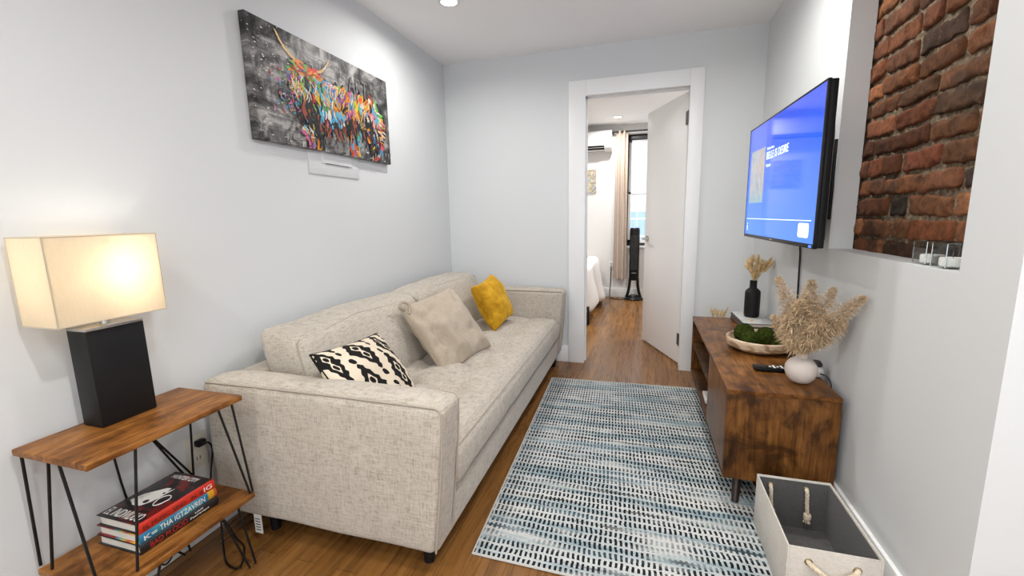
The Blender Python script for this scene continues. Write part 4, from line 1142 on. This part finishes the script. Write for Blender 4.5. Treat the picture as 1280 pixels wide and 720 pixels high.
# ------------------------------------------------------------------ television
tv = thing('television', 'wall-mounted flat TV with blue screen above the console', 'television', (2.2, -1.131, 1.04))
ty = .029; tu = Vector((math.sin(ty), -math.cos(ty), 0)); tn = Vector((-math.cos(ty), -math.sin(ty), 0))
TW, TH = .965, .563
Ft = frame((2.106, -1.131, 1.317), tu, (0, 0, 1), tn)      # x right (nearer), y up, z towards the room
b = NB()
fw = .007
for (x0, x1, y0, y1) in ((-TW / 2, TW / 2, TH / 2 - fw, TH / 2), (-TW / 2, TW / 2, -TH / 2, -TH / 2 + .016), (-TW / 2, -TW / 2 + fw, -TH / 2, TH / 2), (TW / 2 - fw, TW / 2, -TH / 2, TH / 2)):
    box(b, (x0, y0, -.012), (x1, y1, .0), .001, mat=Ft)
obj('bezel', b, 'blackp', tv)
b = NB()
rbox(b, (-TW / 2 + .002, -TH / 2 + .002, -.034), (TW / 2 - .002, TH / 2 - .002, -.0035), .004, .3, None, 2, Ft)
q0 = [(-TW / 2 + .02, -TH / 2 + .012, -.033), (TW / 2 - .02, -TH / 2 + .012, -.033), (TW / 2 - .02, TH / 2 - .06, -.033), (-TW / 2 + .02, TH / 2 - .06, -.033)]
q1 = [(-TW / 2 + .10, -TH / 2 + .03, -.072), (TW / 2 - .10, -TH / 2 + .03, -.072), (TW / 2 - .10, TH / 2 - .16, -.072), (-TW / 2 + .10, TH / 2 - .16, -.072)]
ring_loft(b, [[Ft @ Vector(p) for p in q0], [Ft @ Vector(p) for p in q1]])
obj('back_casing', b, 'blackp', tv)
def screenmat():
    m = Mat('tv_screen', (.005, .005, .008), .06, spec=.5); x, y, z = m.sep(m.co())
    t = (z / .56).clamp()
    c = m.ramp(t, [(0., (.010, .165, .84)), (.5, (.010, .12, .76)), (1., (.032, .075, .62))])
    m.emit(c, .70); return m.m
M['screen'] = screenmat()
b = NB(); box(b, (-TW / 2 + fw - .001, -TH / 2 + .015, -.004), (TW / 2 - fw + .001, TH / 2 - fw + .001, -.0012), mat=Ft); scn = obj('screen', b, 'screen', tv)
def TP(u, v, z=-.0009): return Ft @ Vector((-TW / 2 + fw + u * (TW - 2 * fw), TH / 2 - fw - v * (TH - .023), z))
M['scrtxt'] = emis('screen_text', (.50, .58, .95), .9); M['scrbtn'] = emis('screen_button', (.62, .68, .95), .8)
def poster():
    m = Mat('screen_poster', (.01, .01, .01), .1)
    x, y, z = m.sep(m.co()); n = m.noise(m.map(m.co(), (1, 6, 3)), 4, 4, .6, 1.4)
    c = m.ramp(n, [(.3, (.10, .16, .20)), (.42, (.35, .45, .55)), (.5, (.55, .58, .62)), (.58, (.55, .36, .30)), (.68, (.62, .66, .68))])
    c = m.mix(m.ramp(z * 1.0, [(.14, g(1)), (.24, g(0))]), c, (.15, .50, .62))
    m.emit(c, .42); return m.m
M['poster'] = poster()
def quad(bm, u0, u1, v0, v1, mi=0, z=-.0009):
    box(bm, (-TW / 2 + fw + u0 * (TW - 2 * fw), TH / 2 - fw - v1 * (TH - .023), -.0012), (-TW / 2 + fw + u1 * (TW - 2 * fw), TH / 2 - fw - v0 * (TH - .023), z), mi=mi, mat=Ft)
b = NB(); quad(b, .05, .31, .215, .70); obj('poster', b, 'poster', scn)
b = NB()
text(b, 'BELLE IS DESIRE', TP(.335, .335, -.0011), tu, (0, 0, 1), .30, .034)
text(b, 'Movie time', TP(.34, .255, -.0011), tu, (0, 0, 1), .10, .012); text(b, 'Watch', TP(.335, .40, -.0011), tu, (0, 0, 1), .065, .014)
quad(b, .03, .965, .846, .852); text(b, 'i', TP(.045, .965, -.0011), tu, (0, 0, 1), .012, .04)
obj('on_screen_text', b, 'scrtxt', scn)
b = NB(); rbox(b, (TW * .335, -TH / 2 + .035, -.0012), (TW * .44, -TH / 2 + .088, -.0002), .0004, .02, None, 1, Ft)
t_ = NB()
cx_, cy_ = TW * .3875, -TH / 2 + .0615
pl = [(cx_ + sxx * (.040) + .012 * math.cos(a), cy_ + syy * .0145 + .012 * math.sin(a), -.0006) for (sxx, syy, a0) in ((1, 1, 0), (-1, 1, 90), (-1, -1, 180), (1, -1, 270)) for a in [R(a0 + 15 * k) for k in range(7)]]
b.free(); b = NB(); prism(t_, [(p[0], p[1], -.0012) for p in pl], (0, 0, .0006)); add(b, t_, 0, Ft); obj('on_screen_button', b, 'scrbtn', scn)
b = NB(); box(b, (-.016, -TH / 2 + .006, 0), (.016, -TH / 2 + .010, .0004), mat=Ft); obj('logo', b, 'steel', tv)
b = NB(); box(b, (.44, -TH / 2 + .003, 0), (.468, -TH / 2 + .012, .0006), mat=Ft); obj('energy_sticker', b, 'screen', tv)
b = NB()
for x in (-.15, .19): box(b, (x - .018, -.19, -.082), (x + .018, .19, -.070), .002, mat=Ft)
box(b, (-.30, .02, -.095), (.33, .06, -.082), .002, mat=Ft); box(b, (-.30, -.12, -.095), (.33, -.08, -.082), .002, mat=Ft)
for x in (.02, .05): box(b, (x, -.14, -.17), (x + .012, .08, -.09), .002, mat=Ft)
obj('wall_bracket', b, 'black', tv)
b = NB(); box(b, (W - .008, -1.26, 1.13), (W, -.95, 1.45), .002); obj('wall_plate', b, 'black', tv)
b = NB(); tube(b, smooth_path([(2.19, -.97, 1.15), (2.265, -.955, 1.05), (2.281, -.953, .98), (2.281, -.965, .86), (2.281, -.985, .6), (2.278, -.985, .45)]), .0045, 8); obj('power_cord', b, 'blackp', tv)

# ------------------------------------------------------------------ candles on the niche ledge
def candle(x, y, label):
    t = thing('candle_holder', label, 'candle', (x, y, NZ0), 'candles on the niche ledge')
    s = .031; h = .066; w_ = .0028; z0 = NZ0 + .0004
    b = NB(); box(b, (x - s, y - s, z0), (x + s, y + s, z0 + .006), .001)
    for (a0, a1, b0, b1) in ((-s, s, -s, -s + w_), (-s, s, s - w_, s), (-s, -s + w_, -s + w_, s - w_), (s - w_, s, -s + w_, s - w_)): box(b, (x + a0, y + b0, z0 + .006), (x + a1, y + b1, z0 + h))
    for (a0, b0) in ((-s, -s), (s, -s), (s, s), (-s, s)): tube(b, [(x + a0 * .97, y + b0 * .97, z0 + .004), (x + a0 * .97, y + b0 * .97, z0 + h)], .0016, 6, mi=1)
    tube(b, [(x - s, y - s, z0 + h), (x + s, y - s, z0 + h), (x + s, y + s, z0 + h), (x - s, y + s, z0 + h)], .0014, 6, mi=1, closed=True)
    obj('glass_cup', b, ['glass', 'glassedge'], t)
    b = NB(); lathe(b, [(0, 0), (.025, 0), (.026, .003), (.026, .019), (.024, .022), (0, .021)], (x, y, z0 + .0065), 28); c_ = obj('candle_wax', b, 'wax', t)
    b = NB(); tube(b, [(x, y, z0 + .024), (x + .001, y, z0 + .036)], .0009, 6); obj('wick', b, 'blackp', c_)
candle(W + .041, -1.868, 'square glass candle holder on the niche ledge, farther of two')
candle(W + .038, -1.958, 'square glass candle holder nearest the right end of niche')

# ------------------------------------------------------------------ rug
RC = [(.943, -.407), (1.940, -.372), (2.095, -2.135), (1.008, -2.117)]
def lerp2(u, v):
    a = Vector(RC[3]).lerp(Vector(RC[2]), u); c = Vector(RC[0]).lerp(Vector(RC[1]), u); p = a.lerp(c, v); return p
b = NB(); uvl = b.loops.layers.uv.new('UVMap'); nu, nv_ = 24, 40; G = {}
for i in range(nu + 1):
    for j in range(nv_ + 1):
        p = lerp2(i / nu, j / nv_); G[i, j] = b.verts.new((p.x, p.y, .0072 + .0008 * mnoise.noise(Vector((p.x * 7, p.y * 7, 0)))))
LO = {}
for i in range(nu + 1):
    for j in range(nv_ + 1):
        if i in (0, nu) or j in (0, nv_): q = G[i, j].co; LO[i, j] = b.verts.new((q.x, q.y, .0005))
for i in range(nu):
    for j in range(nv_):
        f = b.faces.new((G[i, j], G[i + 1, j], G[i + 1, j + 1], G[i, j + 1]))
        for l, (a, c) in zip(f.loops, ((i, j), (i + 1, j), (i + 1, j + 1), (i, j + 1))): l[uvl].uv = (a / nu * .99, c / nv_ * 1.74)
per = [(i, 0) for i in range(nu)] + [(nu, j) for j in range(nv_)] + [(i, nv_) for i in range(nu, 0, -1)] + [(0, j) for j in range(nv_, 0, -1)]
for k in range(len(per)):
    a, c = per[k], per[(k + 1) % len(per)]; b.faces.new((LO[a], LO[c], G[c], G[a]))
b.faces.new([LO[k] for k in per[::-1]])
rug = tag(obj('area_rug', b, 'rug'), 'blue grey and white dashed rug on the floor before the sofa', 'rug')
b = NB(); pth = [(*lerp2(u, v), .0052) for (u, v) in [(i / 20, 0) for i in range(20)] + [(1, i / 30) for i in range(30)] + [(1 - i / 20, 1) for i in range(20)] + [(0, 1 - i / 30) for i in range(30)]]
tube(b, pth, .0046, 6, closed=True); obj('binding', b, 'rugedge', rug)

# ------------------------------------------------------------------ storage bin
SB = (1.981, 2.216, -2.062, -1.692, .0092, .205)
bn = thing('storage_bin', 'open cream fabric storage bin with rope handles by right wall', 'bin', (2.1, -1.88, 0))
M['binout'] = linen('bin_canvas', (.50, .46, .40), (.60, .56, .50), (.66, .62, .56), 2.)
M['binin'] = linen('bin_lining', (.075, .073, .072), (.095, .092, .09), (.115, .11, .108), 2.)
x0, x1, y0, y1, z0, z1 = SB; th = .005
b = NB()
for (a, c) in (((x0, y0, z0), (x0 + th, y1, z1)), ((x1 - th, y0, z0), (x1, y1, z1)), ((x0 + th, y0, z0), (x1 - th, y0 + th, z1)), ((x0 + th, y1 - th, z0), (x1 - th, y1, z1)), ((x0 + th, y0 + th, z0), (x1 - th, y1 - th, z0 + .004))): box(b, a, c, .0012)
obj('outer_shell', b, 'binout', bn)
b = NB(); e = th + .0003; q = .0025
for (a, c) in (((x0 + e, y0 + e, z0 + .0045), (x0 + e + q, y1 - e, z1 - .004)), ((x1 - e - q, y0 + e, z0 + .0045), (x1 - e, y1 - e, z1 - .004)), ((x0 + e + q, y0 + e, z0 + .0045), (x1 - e - q, y0 + e + q, z1 - .004)), ((x0 + e + q, y1 - e - q, z0 + .0045), (x1 - e - q, y1 - e, z1 - .004)), ((x0 + e, y0 + e, z0 + .0045), (x1 - e, y1 - e, z0 + .008))): box(b, a, c)
box(b, ((x0 + x1) / 2 - .001, y1 - e - q - .0012, z0 + .01), ((x0 + x1) / 2 + .001, y1 - e - q, z1 - .006))
obj('lining', b, 'binin', bn)
b = NB()
tube(b, [(x0 + .002, y0 + .002, z1), (x1 - .002, y0 + .002, z1), (x1 - .002, y1 - .002, z1), (x0 + .002, y1 - .002, z1)], .0032, 6, closed=True); obj('rim_piping', b, 'binout', bn)
M['rope'] = strawmat('cotton_rope', (.60, .49, .35), (.76, .65, .50))
M['brass'] = plain('eyelet_brass', (.30, .24, .14), .35, metal=.8)
def rope(bm, pts, r):
    P_ = smooth_path(pts, 10)
    for k in range(3):
        Q = []
        for i, p in enumerate(P_):
            d_ = (P_[min(i + 1, len(P_) - 1)] - P_[max(i - 1, 0)]).normalized(); s = d_.cross(Vector((.31, .17, .93))).normalized(); t_ = d_.cross(s); a = i * .55 + k * 2 * PI / 3
            Q.append(p + (s * math.cos(a) + t_ * math.sin(a)) * r * .55)
        tube(bm, Q, r * .58, 7)
def knot(bm, c):
    c = Vector(c)
    for k, (dz, rr_) in enumerate(((0, .0095), (-.007, .0105), (-.014, .009))):
        tube(bm, [c + Vector((.007 * math.cos(a), .007 * math.sin(a), dz + .002 * math.sin(a + k))) for a in [i * PI / 6 for i in range(12)]], rr_ * .55, 7, closed=True)
    for _ in range(40):
        a = rp.uniform(0, 2 * PI); spike(bm, c + Vector((.006 * math.cos(a), .006 * math.sin(a), -.016)), Vector((.5 * math.cos(a), .5 * math.sin(a), -1)), .016, .003)
xa, xb = x0 + .055, x1 - .060; hz = z1 - .030
b = NB(); yy = y0
hz -= .010; rope(b, [(xa, yy + .03, hz - .03), (xa, yy + .012, hz - .004), (xa, yy - .004, hz), (xa + .02, yy - .017, hz - .012), ((xa + xb) / 2, yy - .022, hz - .034), (xb - .02, yy - .017, hz - .012), (xb, yy - .004, hz), (xb, yy + .012, hz - .004), (xb, yy + .03, hz - .03)], .0065)
knot(b, (xa, yy + .030, hz - .040)); knot(b, (xb, yy + .030, hz - .040)); obj('rope_handle', b, 'rope', bn)
hz += .010; b = NB(); yy = y1
xa2, xb2 = x0 + .045, x1 - .075
for xx in (xa2, xb2):
    rope(b, [(xx + .004, yy + .004, hz), (xx, yy - .010, hz), (xx, yy - .018, hz - .01), (xx + .001, yy - .020, hz - .045), (xx + .004, yy - .024, hz - .085)], .0062); knot(b, (xx + .004, yy - .026, hz - .088))
rope(b, [(xa2, yy + .004, hz), ((xa2 + xb2) / 2, yy + .016, hz - .03), (xb2, yy + .004, hz)], .006)
obj('rope_handle', b, 'rope', bn)
b = NB()
for (xx, yy, s) in ((xa, y0, -1), (xb, y0, -1), (xa2, y1 - e - q, -1), (xb2, y1 - e - q, -1)):
    tube(b, [(xx + .009 * math.cos(a), yy - .0006, hz - (.010 if yy == y0 else 0) + .009 * math.sin(a)) for a in [i * PI / 10 for i in range(20)]], .0022, 6, closed=True)
obj('eyelet', b, 'brass', bn)

# ------------------------------------------------------------------ light, world, camera
wd = bpy.data.worlds.new('daylight'); sc.world = wd; wd.use_nodes = True
wd.node_tree.nodes['Background'].inputs[0].default_value = (.96, .985, .985, 1); wd.node_tree.nodes['Background'].inputs[1].default_value = 1.4

cam = bpy.data.cameras.new('camera'); co2 = bpy.data.objects.new('camera', cam); COL.objects.link(co2)
cam.sensor_width = 36; cam.lens = 542.92 / 1280 * 36; cam.clip_start = .02; cam.clip_end = 100
yaw, pitch, roll = .2947, .1629, -.0209
f_ = Vector((-math.sin(yaw) * math.cos(pitch), math.cos(yaw) * math.cos(pitch), -math.sin(pitch))); r0 = Vector((math.cos(yaw), math.sin(yaw), 0)); u0 = r0.cross(f_)
c_, s_ = math.cos(roll), math.sin(roll); rx = r0 * c_ + u0 * s_; ux = u0 * c_ - r0 * s_
co2.matrix_world = frame(cam_c, rx, ux, -f_)
sc.camera = co2
vs_ = sc.view_settings; vs_.view_transform = 'Standard'; vs_.look = 'None'; vs_.gamma = 1; vs_.exposure = 1.02; vs_.use_curve_mapping = False
sc.display_settings.display_device = 'sRGB'
